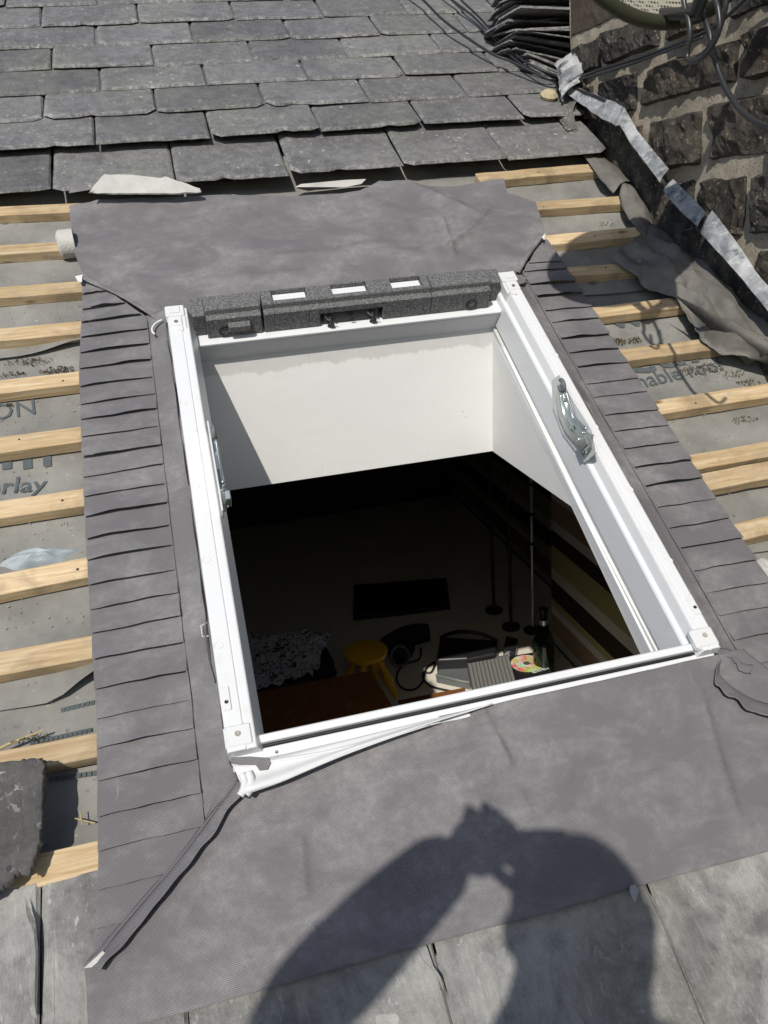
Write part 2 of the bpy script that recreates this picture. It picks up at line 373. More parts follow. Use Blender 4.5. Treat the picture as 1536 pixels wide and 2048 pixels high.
for q, m in (([(-0.287,0.108,-0.01),(-0.204,0.109,-0.01)],13), ([(-0.244,0.155,-0.01),(-0.2,0.157,-0.01)],7), ([(-0.259,0.045,-0.01),(-0.199,0.041,-0.01)],9)):
    (a, b) = pp2(q)
    for i in range(m):
        u = lerp(a[0], b[0], i/(m-1)); v = lerp(a[1], b[1], i/(m-1))
        obj('printed_dash', MB().grid(lambda s, t: (u+.006*s, v+.007*t, und(u+.006*s, v+.007*t)+.0035), 1, 1), M['print_ink'], roof)
# battens (each nailed through the underlay)
def batten(p, q, ext0=0, ext1=0, w=.040, h=.025, sub=None):
    p, q = Vector((p[0], p[1])), Vector((q[0], q[1])); d = (q-p).normalized(); p = p-d*ext0; q = q+d*ext1; nrm = Vector((-d.y, d.x))
    n = 14; mb = MB(); sd = random.random()*50
    prof = [(-w, 0), (0, 0), (0, h), (-w, h)]
    def fn(i, pr):
        c = p.lerp(q, i/(n-1)); o = c + nrm*(pr[0] + .0016*nz(i*.9, sd, pr[0]*9)); return (o.x, o.y, pr[1] + .0015*nz(i*.7, sd+5, pr[1]*30) + .001)
    mb.sweep(prof, fn, n); o = obj('batten', mb, M['batten'], roof, bev=.0014)
    for k in range(max(1, int((q-p).length/.55))):
        c = p.lerp(q, min(.97, max(.03, 1-(k*.5+random.uniform(.03, .35))/(q-p).length))) + nrm*(-w*random.uniform(.3, .7))
        obj('nail', MB().lathe([(.0001, .0008), (.0022, .0006), (.0025, 0), (.0025, -.002)], (c.x, c.y, h+.0012), 8), M['rust'], o)
    return o
LB = [([(-0.362,1.505,0.026),(-0.204,1.496,0.026)],.35),([(-0.357,1.341,0.026),(-0.223,1.337,0.026)],.35),([(-0.352,1.183,0.026),(-0.177,1.177,0.026)],.12),([(-0.347,1.04,0.026),(-0.185,1.036,0.026)],.10),([(-0.342,0.878,0.026),(-0.194,0.878,0.026)],.10),([(-0.338,0.72,0.026),(-0.198,0.721,0.026)],.1),
      ([(-0.333,0.565,0.026),(-0.197,0.565,0.026)],.1),([(-0.328,0.405,0.026),(-0.198,0.411,0.026)],.1),([(-0.323,0.257,0.026),(-0.198,0.257,0.026)],.1),([(-0.318,0.095,0.026),(-0.193,0.093,0.026)],.1),([(-0.256,-0.062,0.026),(-0.192,-0.062,0.026)],.1)]
for (a, b), e in LB: batten(a, b, 1.1, e, w=random.uniform(.037, .043))
for (a, b), e, x in [([(0.945,1.493,0.026),(1.227,1.498,0.026)],.08,0),([(0.996,1.334,0.026),(1.233,1.33,0.026)],.3,0),([(0.952,1.186,0.026),(1.234,1.184,0.026)],.15,0),([(0.952,1.05,0.026),(1.138,1.042,0.026)],.12,0),
                ([(0.971,0.894,0.026),(1.201,0.896,0.026)],.12,0),([(0.961,0.745,0.026),(1.242,0.745,0.026)],.12,0),([(0.967,0.581,0.026),(1.242,0.584,0.026)],.12,.1),([(0.965,0.424,0.026),(1.149,0.428,0.026)],.1,.25),([(0.97,0.375,0.026),(1.12,0.379,0.026)],.1,.25),([(0.963,0.25,0.026),(1.044,0.253,0.026)],.1,.3)]:
    batten(a, b, e, x, w=random.uniform(.037, .042))
for v_ in (.095, -.06): batten((.99, v_), (1.26, v_+.003))
# slates
def slate(u0, u1, vt, L, nt, slope, mat, parent=roof, t=.008, chip=1., clip=None, name='slate'):
    sd = random.random()*90; pts = []; jit = lambda k: nz(k*3.3, sd, 1.)
    u0 += .0015+.002*abs(jit(1)); u1 -= .0015+.002*abs(jit(2)); vt += .004*jit(3); sk = .003*jit(4)
    nt_ = 13; cl = [random.choice((0, 0, .004, .010, .018))*chip for _ in range(2)]
    nx = random.choice((-1, -1, -1, 3, 5, 8))
    for i in range(nt_):
        a = i/(nt_-1); u = lerp(u0, u1, a); v = vt + .0032*nz(u*30, sd)*chip + .0018*nz(u*85, sd+2)*chip + sk*(a-.5)
        if i == 0: v += cl[0]
        if i == nt_-1: v += cl[1]
        if i == nx: v += .009*chip
        pts.append((u, v))
    if clip: pts = clip(pts)
    for j in range(1, 6): pts.append((u1 + .002*nz(j*2.1, sd+7)*chip - .001*j/6, lerp(vt, vt+L, j/6)))
    pts += [(u1-.001, vt+L), (u0, vt+L)]
    for j in range(5, 0, -1): pts.append((u0 + .002*nz(j*2.4, sd+9)*chip, lerp(vt, vt+L, j/6)))
    cx, cy = (u0+u1)/2, vt+L/2; w = u1-u0; mb = MB(); n = len(pts); A = []
    tw = random.uniform(-.004, .004)
    def N0(u, v): return nt - (v-vt)*slope + tw*(u-cx)/w + .0012*nz(u*9, v*9, sd)
    def ring(ins, dn, e, wob=0):
        for k, (u, v) in enumerate(pts):
            o = ins*(1 + wob*nz(u*45, v*45, sd))
            uu = cx+(u-cx)*(1-2*o/w); vv = cy+(v-cy)*(1-2*o/L); mb.v.append((uu, vv, N0(u, v)+dn)); A.append(e*(1. if v < vt+.03 else .55))
    ring(.0015, -t, .8); ring(0, -t*.72, .9); ring(.0045, -.0008, 1., .8); ring(.009, 0, .4, .5); ring(.016, 0, 0)
    mb.f.append(tuple(range(n))[::-1])
    for r_ in range(4):
        for k in range(n): mb.f.append((r_*n+k, r_*n+(k+1) % n, (r_+1)*n+(k+1) % n, (r_+1)*n+k))
    mb.f.append(tuple(4*n+k for k in range(n))); mb.a['edge'] = A
    return obj(name, mb, mat, parent)
COURSES = [  # tail up-slope position, tail height, tilt, joints between slates
 (1.507,.057,.058,[p[0] for p in [(-0.235,1.576,0.05),(0.065,1.584,0.05),(0.356,1.571,0.05),(0.665,1.575,0.05),(0.961,1.558,0.05)]]),
 (1.687,.0745,.090,[p[0] for p in [(-0.122,1.708,0.07),(0.175,1.698,0.07),(0.474,1.7,0.07),(0.769,1.695,0.07),(1.075,1.718,0.07)]]),
 (1.838,.071,.085,[p[0] for p in [(-0.252,1.849,0.06),(0.046,1.856,0.06),(0.347,1.859,0.06),(0.649,1.868,0.06),(0.953,1.891,0.06)]]),
 (1.993,.067,.080,[p[0] for p in [(-0.096,2.003,0.06),(0.201,2.008,0.06),(0.5,2.019,0.06),(0.799,2.012,0.06),(1.105,2.026,0.06)]]),
 (2.142,.063,.075,[p[0] for p in [(-0.23,2.162,0.05),(0.062,2.173,0.05),(0.361,2.185,0.05),(0.659,2.185,0.05),(0.964,2.194,0.05),(1.276,2.215,0.05)]]),
 (2.297,.060,.070,[p[0] for p in [(-0.099,2.31,0.05),(0.196,2.316,0.05),(0.501,2.338,0.05),(0.797,2.332,0.05),(1.1,2.358,0.05)]]),
 (2.455,.058,.065,[p[0] for p in [(-0.263,2.43,0.05),(0.037,2.45,0.05),(0.345,2.473,0.05),(0.64,2.47,0.05),(0.937,2.46,0.05),(1.258,2.499,0.05)]]),
 (2.612,.057,.062,[p[0] for p in [(-0.374,2.558,0.05),(-0.085,2.583,0.05),(0.23,2.613,0.05)]]),
 (2.77,.056,.06,[.04]), (2.93,.056,.06,[.19]), (3.09,.056,.06,[.05]), (3.25,.056,.06,[.2])]
for ci, (vt, nt, sl_, J) in enumerate(COURSES):
    J = sorted(J)
    while J[0] > -1.35: J.insert(0, J[0]-.302+random.uniform(-.006, .006))
    umax = 1.272 if vt < 1.9 else 1.75
    while J[-1] < umax: J.append(J[-1]+.302+random.uniform(-.006, .006))
    for a, b in zip(J[:-1], J[1:]):
        if a > umax-.03: continue
        b = min(b, umax)
        slate(a, b, vt + .006*nz(a*7, vt*3), .385, nt + random.uniform(-.001, .003), sl_, M['slate'], chip=random.uniform(.8, 1.5))
# the uncovered course below the window, still in place
LOWJ = sorted(p[0] for p in [(-0.262,-0.183,0.035),(-0.091,-0.274,0.035),(0.221,-0.334,0.035),(0.528,-0.344,0.035)])
LOWJ = [LOWJ[0]-.61, LOWJ[0]-.305] + LOWJ + [LOWJ[-1]+.3, LOWJ[-1]+.6]
for a, b in zip(LOWJ[:-1], LOWJ[1:]): slate(a-.0012, b+.0012, -.52, .425 if b < .15 else .36, .036, .02, M['slate_clean'], chip=1.3)
for i in range(8): slate(-1.1+.305*i, -.795+.305*i, -.68, .38, .0335, .03, M['slate_clean'])
# thin cracked flakes on those slates
def flake(pts, n0=.037, name='slate_flake'):
    mb = MB(); q = [(p[0], p[1], n0) for p in pts]; c = Vector((sum(p[0] for p in q)/len(q), sum(p[1] for p in q)/len(q), n0+.0035))
    mb.v = q + [tuple(Vector(p).lerp(c, .25)+Vector((0, 0, .003))) for p in q]; n = len(q)
    mb.f = [(k, (k+1) % n, n+(k+1) % n, n+k) for k in range(n)] + [tuple(range(n, 2*n))]
    return obj(name, mb, M['slate_clean'], roof)
flake([(-0.282,-0.21,0.036),(-0.277,-0.193,0.036),(-0.271,-0.169,0.036),(-0.272,-0.14,0.036),(-0.278,-0.117,0.036),(-0.265,-0.153,0.036),(-0.262,-0.183,0.036),(-0.262,-0.21,0.036),(-0.263,-0.258,0.036),(-0.27,-0.251,0.036),(-0.278,-0.233,0.036)])
flake([(0.195,-0.286,0.036),(0.209,-0.286,0.036),(0.212,-0.318,0.036),(0.219,-0.335,0.036),(0.219,-0.356,0.036),(0.212,-0.323,0.036),(0.2,-0.306,0.036)])
lp = [(-0.355,0.058,0.05),(-0.323,0.059,0.05),(-0.31,0.059,0.05),(-0.29,0.057,0.05),(-0.271,0.056,0.05),(-0.252,0.053,0.05),(-0.246,0.044,0.05),(-0.247,0.026,0.05),(-0.249,-0.002,0.05),(-0.25,-0.029,0.05),(-0.253,-0.061,0.05),(-0.259,-0.076,0.05),(-0.262,-0.087,0.05),(-0.269,-0.099,0.05),(-0.279,-0.091,0.05),(-0.287,-0.1,0.05),(-0.299,-0.106,0.05),(-0.317,-0.114,0.05),(-0.351,-0.126,0.05)]
lp = [tuple(Vector(lp[i]).lerp(Vector(lp[(i+1) % len(lp)]), k/4)) for i in range(len(lp)) for k in range(4)]
lp = [(p[0]+.005*nz(i*.83, 1.)+.002*nz(i*2.3, 9.), p[1]+.004*nz(i*.9, 5.), .066+.05*(p[1]+.02)) for i, p in enumerate(lp)]; lc_ = Vector((-.31, -.02, 0))
mbl = MB(); nl = len(lp)
for dn, ins in ((-.012, .0), (-.007, -.012), (-.002, .010), (0, .035), (.0008, .09)):
    for p in lp: q = Vector(p).lerp(Vector((lc_.x, lc_.y, p[2])), ins); mbl.v.append((q.x, q.y, p[2]+dn+.0015*nz(q.x*40, q.y*40, dn*900)))
mbl.f = [tuple(range(nl))[::-1]] + [(r_*nl+k, r_*nl+(k+1) % nl, (r_+1)*nl+(k+1) % nl, (r_+1)*nl+k) for r_ in range(4) for k in range(nl)] + [tuple(4*nl+k for k in range(nl))]
loose = obj('slate', mbl, M['slate_dark'], roof, label='thick dark slate lying loose over the slates below')
obj('nail_hole', MB().lathe([(.0001, 0), (.0038, 0), (.0038, .0004)], (-.291, -.085, .0635), 10), M['black_plastic'], roof)
# ------------------------------------------------------------------ stone chimney wall
WX = 1.292
wall = thing('chimney', 'dark rubble stone chimney wall with pale sandy mortar joints', 'wall', (1.6, 0, -1.), roof=False)
def msheet(a, b):
    y = lerp(-2.2, 1.55, a); z = lerp(y*ST/CT-.03, 2.2, b); return (WX+.004-.006*nz(y*9, z*9, 2)-.003*nz(y*30, z*30, 5), y, z)
obj('mortar', MB().grid(msheet, 130, 130), M['mortar'], wall, smooth='all')
cq = [(-2.2, -1.45), (1.548, .965), (1.548, 2.2), (-2.2, 2.2)]
obj('core', MB().hexa([(WX+.02, y, z) for y, z in cq], [(1.95, y, z) for y, z in cq]), M['brownstone'], wall)
def stone(y0, y1, z0, z1, mat='stone', rough=1., gap=.009):
    sd = random.random()*80; y0 += gap; y1 -= gap; z0 += gap; z1 -= gap; ny, nz_ = max(6, int((y1-y0)/.011)), max(6, int((z1-z0)/.011))
    hb = random.uniform(.006, .018)*rough
    def fn(a, b):
        ea = min(a, 1-a)*(y1-y0); eb = min(b, 1-b)*(z1-z0); e = min(1, min(ea, eb)/.010)
        y = lerp(y0, y1, a) + .008*nz(b*2.5, sd, a*4); z = lerp(z0, z1, b) + .007*nz(a*2.5, sd+3, b*4)
        d = (hb + rough*(.024*nz(y*8, z*8, sd) + .020*(.35-abs(nz(y*17, z*17, sd))) + .009*(.3-abs(nz(y*45, z*45, sd)))))
        return (WX + .006 - max(.002, d)*math.sqrt(e)*(1 if e > 0 else 0) - .004*e + (.012 if e == 0 else 0), y, z)
    obj('stone', MB().grid(fn, ny, nz_), M[mat], wall)
def ys(l): return [p[1] for p in l]
rows = [(-.02, .145, [-1.2, -.9, -.6, -.35, -.1]), (.145, .31, [-1.1, -.8, -.5, -.2, .1]), (.31, .47, [-.95, -.65, -.3, 0, .32]), (.47, .625, [-.6, -.25, .05, .35, .62]), (.625, .78, [-.55, -.2, .1] + ys([(1.29,0.489,0.688),(1.29,0.652,0.68),(1.29,0.85,0.683)]) + [1.05]),
        (.78, .935, [-.6, -.3, 0] + ys([(1.29,0.526,0.841),(1.29,0.826,0.86),(1.29,1.092,0.873)])+[1.33]),
        (.935, 1.065, [-.5, -.2] + ys([(1.29,0.535,0.994),(1.29,0.709,1.006),(1.29,1.127,0.997),(1.29,1.372,1.018)]) + [1.54]),
        (1.065, 1.183, [-.55, -.25] + ys([(1.29,0.572,1.057),(1.29,0.78,1.087),(1.29,1.028,1.114),(1.29,1.332,1.126)]) + [1.545]),
        (1.183, 1.36, [-.6, -.3, 0., .3, .62, .9, 1.165, 1.548]), (1.36, 1.52, [-.6, -.25, .1, .45, .8, 1.1, 1.545]), (1.52, 1.7, [-.5, -.1, .3, .7, 1.1, 1.545])]
for z0, z1, Y in rows:
    Y = sorted(Y)
    for a, b in zip(Y[:-1], Y[1:]):
        if z0 == 1.183 and b > 1.5: stone(a, b, z0, z1, 'brownstone', .25, .006)
        else: stone(a, b, z0+random.uniform(-.004, .004), z1, gap=random.uniform(.010, .017))
def band(a, b):
    v = lerp(-.4, 1.86, a); n = lerp(-.05, .118, b); y, z = W3((0, v, n)).y, W3((0, v, n)).z
    return (WX-.004-.012*max(0, .3+nz(v*6, n*11, 3.))-.008*nz(v*24, n*24, 5.)-.003*nz(v*60, n*60, 7.), y, z)
obj('render_band', MB().grid(band, 190, 16), M['stone'], wall)
# ------------------------------------------------------------------ lead cover flashings stepped along the wall
def ribbon(A, B, nu=14, nv=5, bulge=.006, rag=.004, curl=0, seed=0):
    def fn(a, b):
        p = along(A, a).lerp(along(B, a), b); k = math.sin(math.pi*b)
        off = Vector((-1, 0, 0))*(bulge*k + rag*nz(a*7, b*3, seed) + curl*b*b) + Vector((0, rag*nz(a*9, seed, b), rag*.8*nz(a*11, b, seed+4)))
        return p + off
    return MB().grid(fn, nu, nv)
LG = 'lead flashing strips stepped along the chimney wall'
obj('lead_flashing', ribbon([(1.262,1.893,0.077),(1.262,1.783,0.106),(1.262,1.628,0.15),(1.262,1.52,0.179),(1.262,1.497,0.183)], [(1.238,1.846,0.085),(1.238,1.719,0.097),(1.238,1.588,0.12),(1.238,1.476,0.145),(1.238,1.452,0.157)], 18, 6, .003, .005, 0, 3), M['lead'], base=(1.27, 1.7, .1), smooth=True,
    label='torn ragged lead flashing strip, uppermost, beside the pile of slates', cat='flashing', group=LG)
obj('lead_flashing', ribbon([(1.262,1.492,0.185),(1.262,1.395,0.169),(1.262,1.289,0.167),(1.262,1.21,0.167)], [(1.236,1.452,0.163),(1.236,1.367,0.15),(1.236,1.256,0.147),(1.236,1.191,0.144)], 16, 5, .003, .001, 0, 7), M['lead'], base=(1.27, 1.4, .1), smooth=True,
    label='pale streaked lead flashing strip just below the torn uppermost one', cat='flashing', group=LG)
obj('lead_flashing', ribbon([(1.262,1.18,0.157),(1.262,1.096,0.164),(1.262,1.014,0.167)], [(1.236,1.168,0.136),(1.236,1.076,0.136),(1.236,0.994,0.147)], 14, 5, .003, .001, 0, 11), M['lead'], base=(1.27, 1.1, .1), smooth=True,
    label='short bluish grey lead flashing strip, third down the chimney wall', cat='flashing', group=LG)
obj('lead_flashing', ribbon([(1.262,1,0.183),(1.262,0.89,0.179),(1.262,0.791,0.167),(1.262,0.687,0.166),(1.262,0.532,0.162)], [(1.234,0.973,0.143),(1.234,0.883,0.148),(1.234,0.773,0.151),(1.234,0.675,0.15),(1.234,0.517,0.153)], 20, 6, .004, .0018, 0, 15), M['lead'], base=(1.27, .8, .1), smooth=True,
    label='long white weathered lead flashing strip, lowest, running out of the picture', cat='flashing', group=LG)
obj('lead_flashing', ribbon([(1.27,1.885,0.147),(1.27,1.846,0.172),(1.27,1.79,0.163),(1.27,1.754,0.137)], [(1.215,1.798,0.148),(1.215,1.786,0.118),(1.215,1.768,0.09),(1.215,1.739,0.082)], 14, 10, .03, .014, 0, 21), M['lead'], base=(1.25, 1.85, .08), smooth=True,
    label='crumpled lead patch daubed white at the chimney corner', cat='flashing')
for k, (A, B) in enumerate([([(1.25,1.822,0.04),(1.25,1.771,0.072),(1.25,1.721,0.102)], [(1.187,1.715,0.055),(1.186,1.627,0.055),(1.218,1.635,0.055)]), ([(1.262,1.791,0.059),(1.262,1.763,0.075),(1.262,1.735,0.091)], [(1.198,1.63,0.05),(1.206,1.611,0.05),(1.227,1.632,0.05)])]):
    obj('lead_soaker', ribbon(A, B, 10, 8, .016, .003, 0, k*5), M['slate_dark'], base=(1.24, 1.75, .06), smooth=True,
        label=['dark curved soaker tucked beside the slate tails at the wall', 'narrow dark soaker edge behind the wider one at the wall'][k], cat='soaker')
# old underlay turned up against the wall
def flap(A, B, seed, nu=22, nv=10, bulge=.012, rag=.006):
    def fn(a, b):
        p = along(A, a).lerp(along(B, a), b); k = math.sin(math.pi*min(1, b*1.0))
        return p + Vector((-.4*bulge*k, 0, bulge*k)) + Vector((.3*rag*nz(a*5, b*4, seed), rag*nz(a*6, b*3, seed+2)*.6, rag*(nz(a*6, b*5, seed+4)+.45*abs(nz(a*15, b*9, seed+7)))))
    return MB().grid(fn, nu, nv)
FG = 'old underlay flaps turned up along the wall'
obj('underlay_flap', flap([(1.282,1.711,-0.026),(1.282,1.638,-0.008),(1.282,1.497,0.024),(1.282,1.378,0.036)], [(1.204,1.58,0.034),(1.202,1.509,0.034),(1.199,1.419,0.034),(1.206,1.332,0.034)], 2, rag=.004), M['flap'], base=(1.24, 1.5, .05), smooth='all', solid=.0015,
    label='brown folded underlay flap under the lowest slate by the wall', cat='membrane', group=FG)
obj('underlay_flap', flap([(1.282,1.407,0.026),(1.282,1.317,0.028),(1.282,1.249,0.02),(1.282,1.191,-0.009)], [(1.221,1.322,0.03),(1.206,1.271,0.03),(1.199,1.211,0.03),(1.207,1.133,0.03)], 5, rag=.004), M['flap'], base=(1.24, 1.3, .05), smooth='all', solid=.0015,
    label='creased underlay flap between the two others beside the wall', cat='membrane', group=FG)
bigflap = obj('underlay_flap', flap([(1.284,1.209,0.001),(1.284,1.123,0.023),(1.284,1.028,0.043),(1.284,0.925,0.058),(1.284,0.812,0.067),(1.284,0.701,0.082),(1.284,0.578,0.091)], [(1.074,1.042,0.036),(1.097,0.985,0.036),(1.116,0.931,0.036),(1.16,0.88,0.036),(1.161,0.782,0.036),(1.15,0.728,0.036),(1.174,0.683,0.036),(1.265,0.63,0.036)], 9, 60, 24, .02, .024), M['flap'], base=(1.24, .95, .05), smooth='all', solid=.0015,
    label='large stiff underlay flap lying over batten ends beside the wall', cat='membrane', group=FG)
# clout nails left in the flap
for k, (q, lab) in enumerate([([(1.129,1.014,0.045)], 'galvanised clout nail near the flap corner in the dish shadow'), ([(1.192,0.862,0.05)], 'larger of two silver clout nails on the sunlit flap'), ([(1.177,0.867,0.048)], 'smaller silver clout nail beside the larger one on the flap')]):
    p = q[0]; obj('clout_nail', MB().lathe([(.0001, .004), (.0055 if k != 2 else .003, .004), (.0055 if k != 2 else .003, .001), (.0015, 0), (.0012, -.02)], p, 12), M['zinc'], base=p, label=lab, cat='nail', group='clout nails in the underlay flap')
# ------------------------------------------------------------------ slates stacked by the chimney corner
PG = 'spare slates piled beside the chimney'
def stackslate(k, nlay):
    t = k/(nlay-1); sd = random.random()*50; z = 1.035 + .0155*k + random.uniform(-.005, .005)
    tilt = lerp(.62, .0, min(1, t*1.7)) + random.uniform(-.06, .06)
    x0 = lerp(1.205, 1.165, min(1, t*2.5)) + random.uniform(-.035, .02); x1 = 1.44; yb = 1.615 + random.uniform(-.045, .05); L = .26
    yaw = random.uniform(-.12, .12); pts = []
    for i in range(12):
        a = i/11; x = lerp(x0, x1, a); pts.append((x, yb + .004*nz(a*9, sd) + .003*nz(a*25, sd) + (x-1.25)*yaw))
    pts += [(x1, yb+L), (lerp(x0, x1, .5), yb+L), (x0+.02, yb+L), (x0-.012+.02*nz(sd), yb+L*.55), (x0-.006, yb+.05)]
    th = random.uniform(.004, .008); ry = random.uniform(-.05, .16)
    def Z(p): return z + (1.30-p[0])*tilt + (p[1]-yb)*ry
    return MB().hexa([(p[0]-.002, p[1]-.003, Z(p)) for p in pts], [(p[0]+.002, p[1]+.003+.003*nz(p[0]*70, sd), Z(p)+th) for p in pts])
NL = 24
ordn = 'second third fourth fifth sixth seventh eighth ninth tenth eleventh twelfth'.split()
words = ['lowest of all'] + [o + ' from the bottom' for o in ordn] + [o + ' from the top' for o in ordn[::-1]] + ['topmost of all']
for k in range(NL):
    mb = stackslate(k, NL); c = mb.v[0]; mb.a['edge'] = [1.]*len(mb.v)
    obj('spare_slate', mb, M['slate'], base=c, roof=False, label='spare slate in the pile by the chimney, %s' % words[k], cat='slate', group=PG)
# ------------------------------------------------------------------ satellite dish above the window
dc = Vector((.826, .28, 1.192))
dish = thing('satellite_dish', 'perforated satellite dish with dark rim above the chimney wall', 'satellite dish', dc, roof=False)
ax = Vector((.16, -.97, .06)).normalized(); ex = Vector((0, 0, 1)).cross(ax).normalized(); ey = ax.cross(ex)
def dpt(r, q): return dc + ex*(.215*r*math.cos(q)) + ey*(.20*r*math.sin(q)) + ax*(.055*(r*r-1))
nd = N('perforated_steel', .45, .4, .4); pd_ = nd.n('ShaderNodeTexCoord').outputs['Object']
nd.col(nd.mix(nd.ramp(nd.voro(pd_, 170, rnd=.0), [(.28, 1.), (.42, 0.)]), (.46, .44, .36), (.02, .02, .018))); M['mesh_steel'] = nd.m
obj('reflector', MB().grid(lambda a, b: dpt(.03+.97*b, 2*math.pi*a), 56, 14), M['mesh_steel'], dish, smooth='all', solid=.002)
obj('rim', MB().tube([dpt(1.0, 2*math.pi*i/56)-ax*.004 for i in range(57)], .011, 10), plain('rim_green', (.035, .037, .022), .5), dish, smooth='all')
lnb = dpt(1, -math.pi/2) + ax*.16 + ey*.13
obj('feed_arm', MB().tube([dpt(.92, -math.pi/2)-ax*.02, dpt(1.02, -math.pi/2)+ax*.06, lnb], .011, 10), M['black_plastic'], dish, smooth=True)
obj('receiver', MB().tube([lnb-ey*.02, lnb+ey*.05-ax*.01, lnb+ey*.07-ax*.03], [.02, .024, .015], 14), M['grey_plastic'], dish, smooth=True)
bk = dc - ax*.11
obj('bracket', MB().tube([dc-ax*.05, bk], .035, 12), M['grey_plastic'], dish, smooth=True)
obj('wall_arm', MB().tube([bk-Vector((0, 0, .10)), bk+Vector((0, 0, .03)), bk+Vector((.08, .02, .04)), Vector((WX+.01, bk.y+.06, bk.z+.04))], .014, 12), M['zinc'], dish, smooth=True)
obj('wall_plate', MB().box((WX-.006, bk.y-.02, bk.z-.06), (WX+.004, bk.y+.14, bk.z+.14)), M['zinc'], dish, bev=.002)
# ------------------------------------------------------------------ coaxial cables
CG = 'black coaxial cables strung across roof and wall'
def cable(pts, r, label, name='coaxial_cable'):
    P = smoothpath(pts, 7); return obj(name, MB().tube(P, r, 8), M['cable_rubber'], base=tuple(P[0]), smooth='all', label=label, cat='cable', group=CG)
cable([(0.945,2.621,0.1),(0.98,2.447,0.1),(1.001,2.292,0.1),(1.042,2.146,0.1),(1.086,2.028,0.1),(1.126,1.976,0.1)] + [(1.168,1.904,0.1),(1.209,1.848,0.1)] + [(1.262,1.828,0.102),(1.262,1.666,0.204),(1.262,1.467,0.325),(1.262,1.298,0.436),(1.262,1.22,0.499),(1.262,1.156,0.575),(1.262,1.096,0.64)], .0042, 'black cable draped from the slates then along the mortar joint')
cable([(1.068,2.657,0.085),(1.097,2.48,0.085),(1.127,2.346,0.085),(1.14,2.227,0.085),(1.151,2.086,0.085),(1.175,1.965,0.085)] + [(1.195,1.875,0.1)] + [(1.255,1.866,0.075),(1.255,1.735,0.117),(1.255,1.585,0.16)], .0036, 'black cable running down the slates to the torn flashing')
cable([(1.101,2.649,0.095),(1.118,2.451,0.095),(1.137,2.311,0.095),(1.145,2.172,0.095),(1.164,2.032,0.095),(1.188,1.954,0.095),(1.24,1.882,0.095)] + [(1.258,1.786,0.125),(1.258,1.629,0.213),(1.258,1.456,0.322),(1.258,1.296,0.428),(1.258,1.257,0.454)], .0036, 'black cable closest to the pile of slates')
cable([(0.83,0.769,0.758),(0.83,0.735,0.727),(0.83,0.706,0.711),(0.83,0.692,0.696),(0.83,0.685,0.676),(0.83,0.674,0.671),(0.83,0.657,0.678),(0.83,0.642,0.697),(0.83,0.631,0.724),(0.83,0.632,0.747),(0.83,0.639,0.766),(0.83,0.662,0.794)], .0042, 'small hanging loop of black cable below the dish')
cable([(0.86,0.797,0.671),(0.86,0.783,0.697),(0.86,0.755,0.715),(0.86,0.727,0.716),(0.86,0.693,0.703),(0.86,0.665,0.685),(0.86,0.631,0.668),(0.86,0.584,0.655),(0.86,0.531,0.653),(0.86,0.466,0.672),(0.86,0.41,0.717),(0.86,0.406,0.785)], .0042, 'big grey sheathed cable loop swinging to the right below dish')
cable([(0.8,0.65,0.799),(0.8,0.623,0.775),(0.8,0.607,0.766),(0.8,0.59,0.748),(0.8,0.594,0.721),(0.8,0.608,0.702),(0.8,0.62,0.694)], .0038, 'thin black cable crossing behind the small hanging loop')

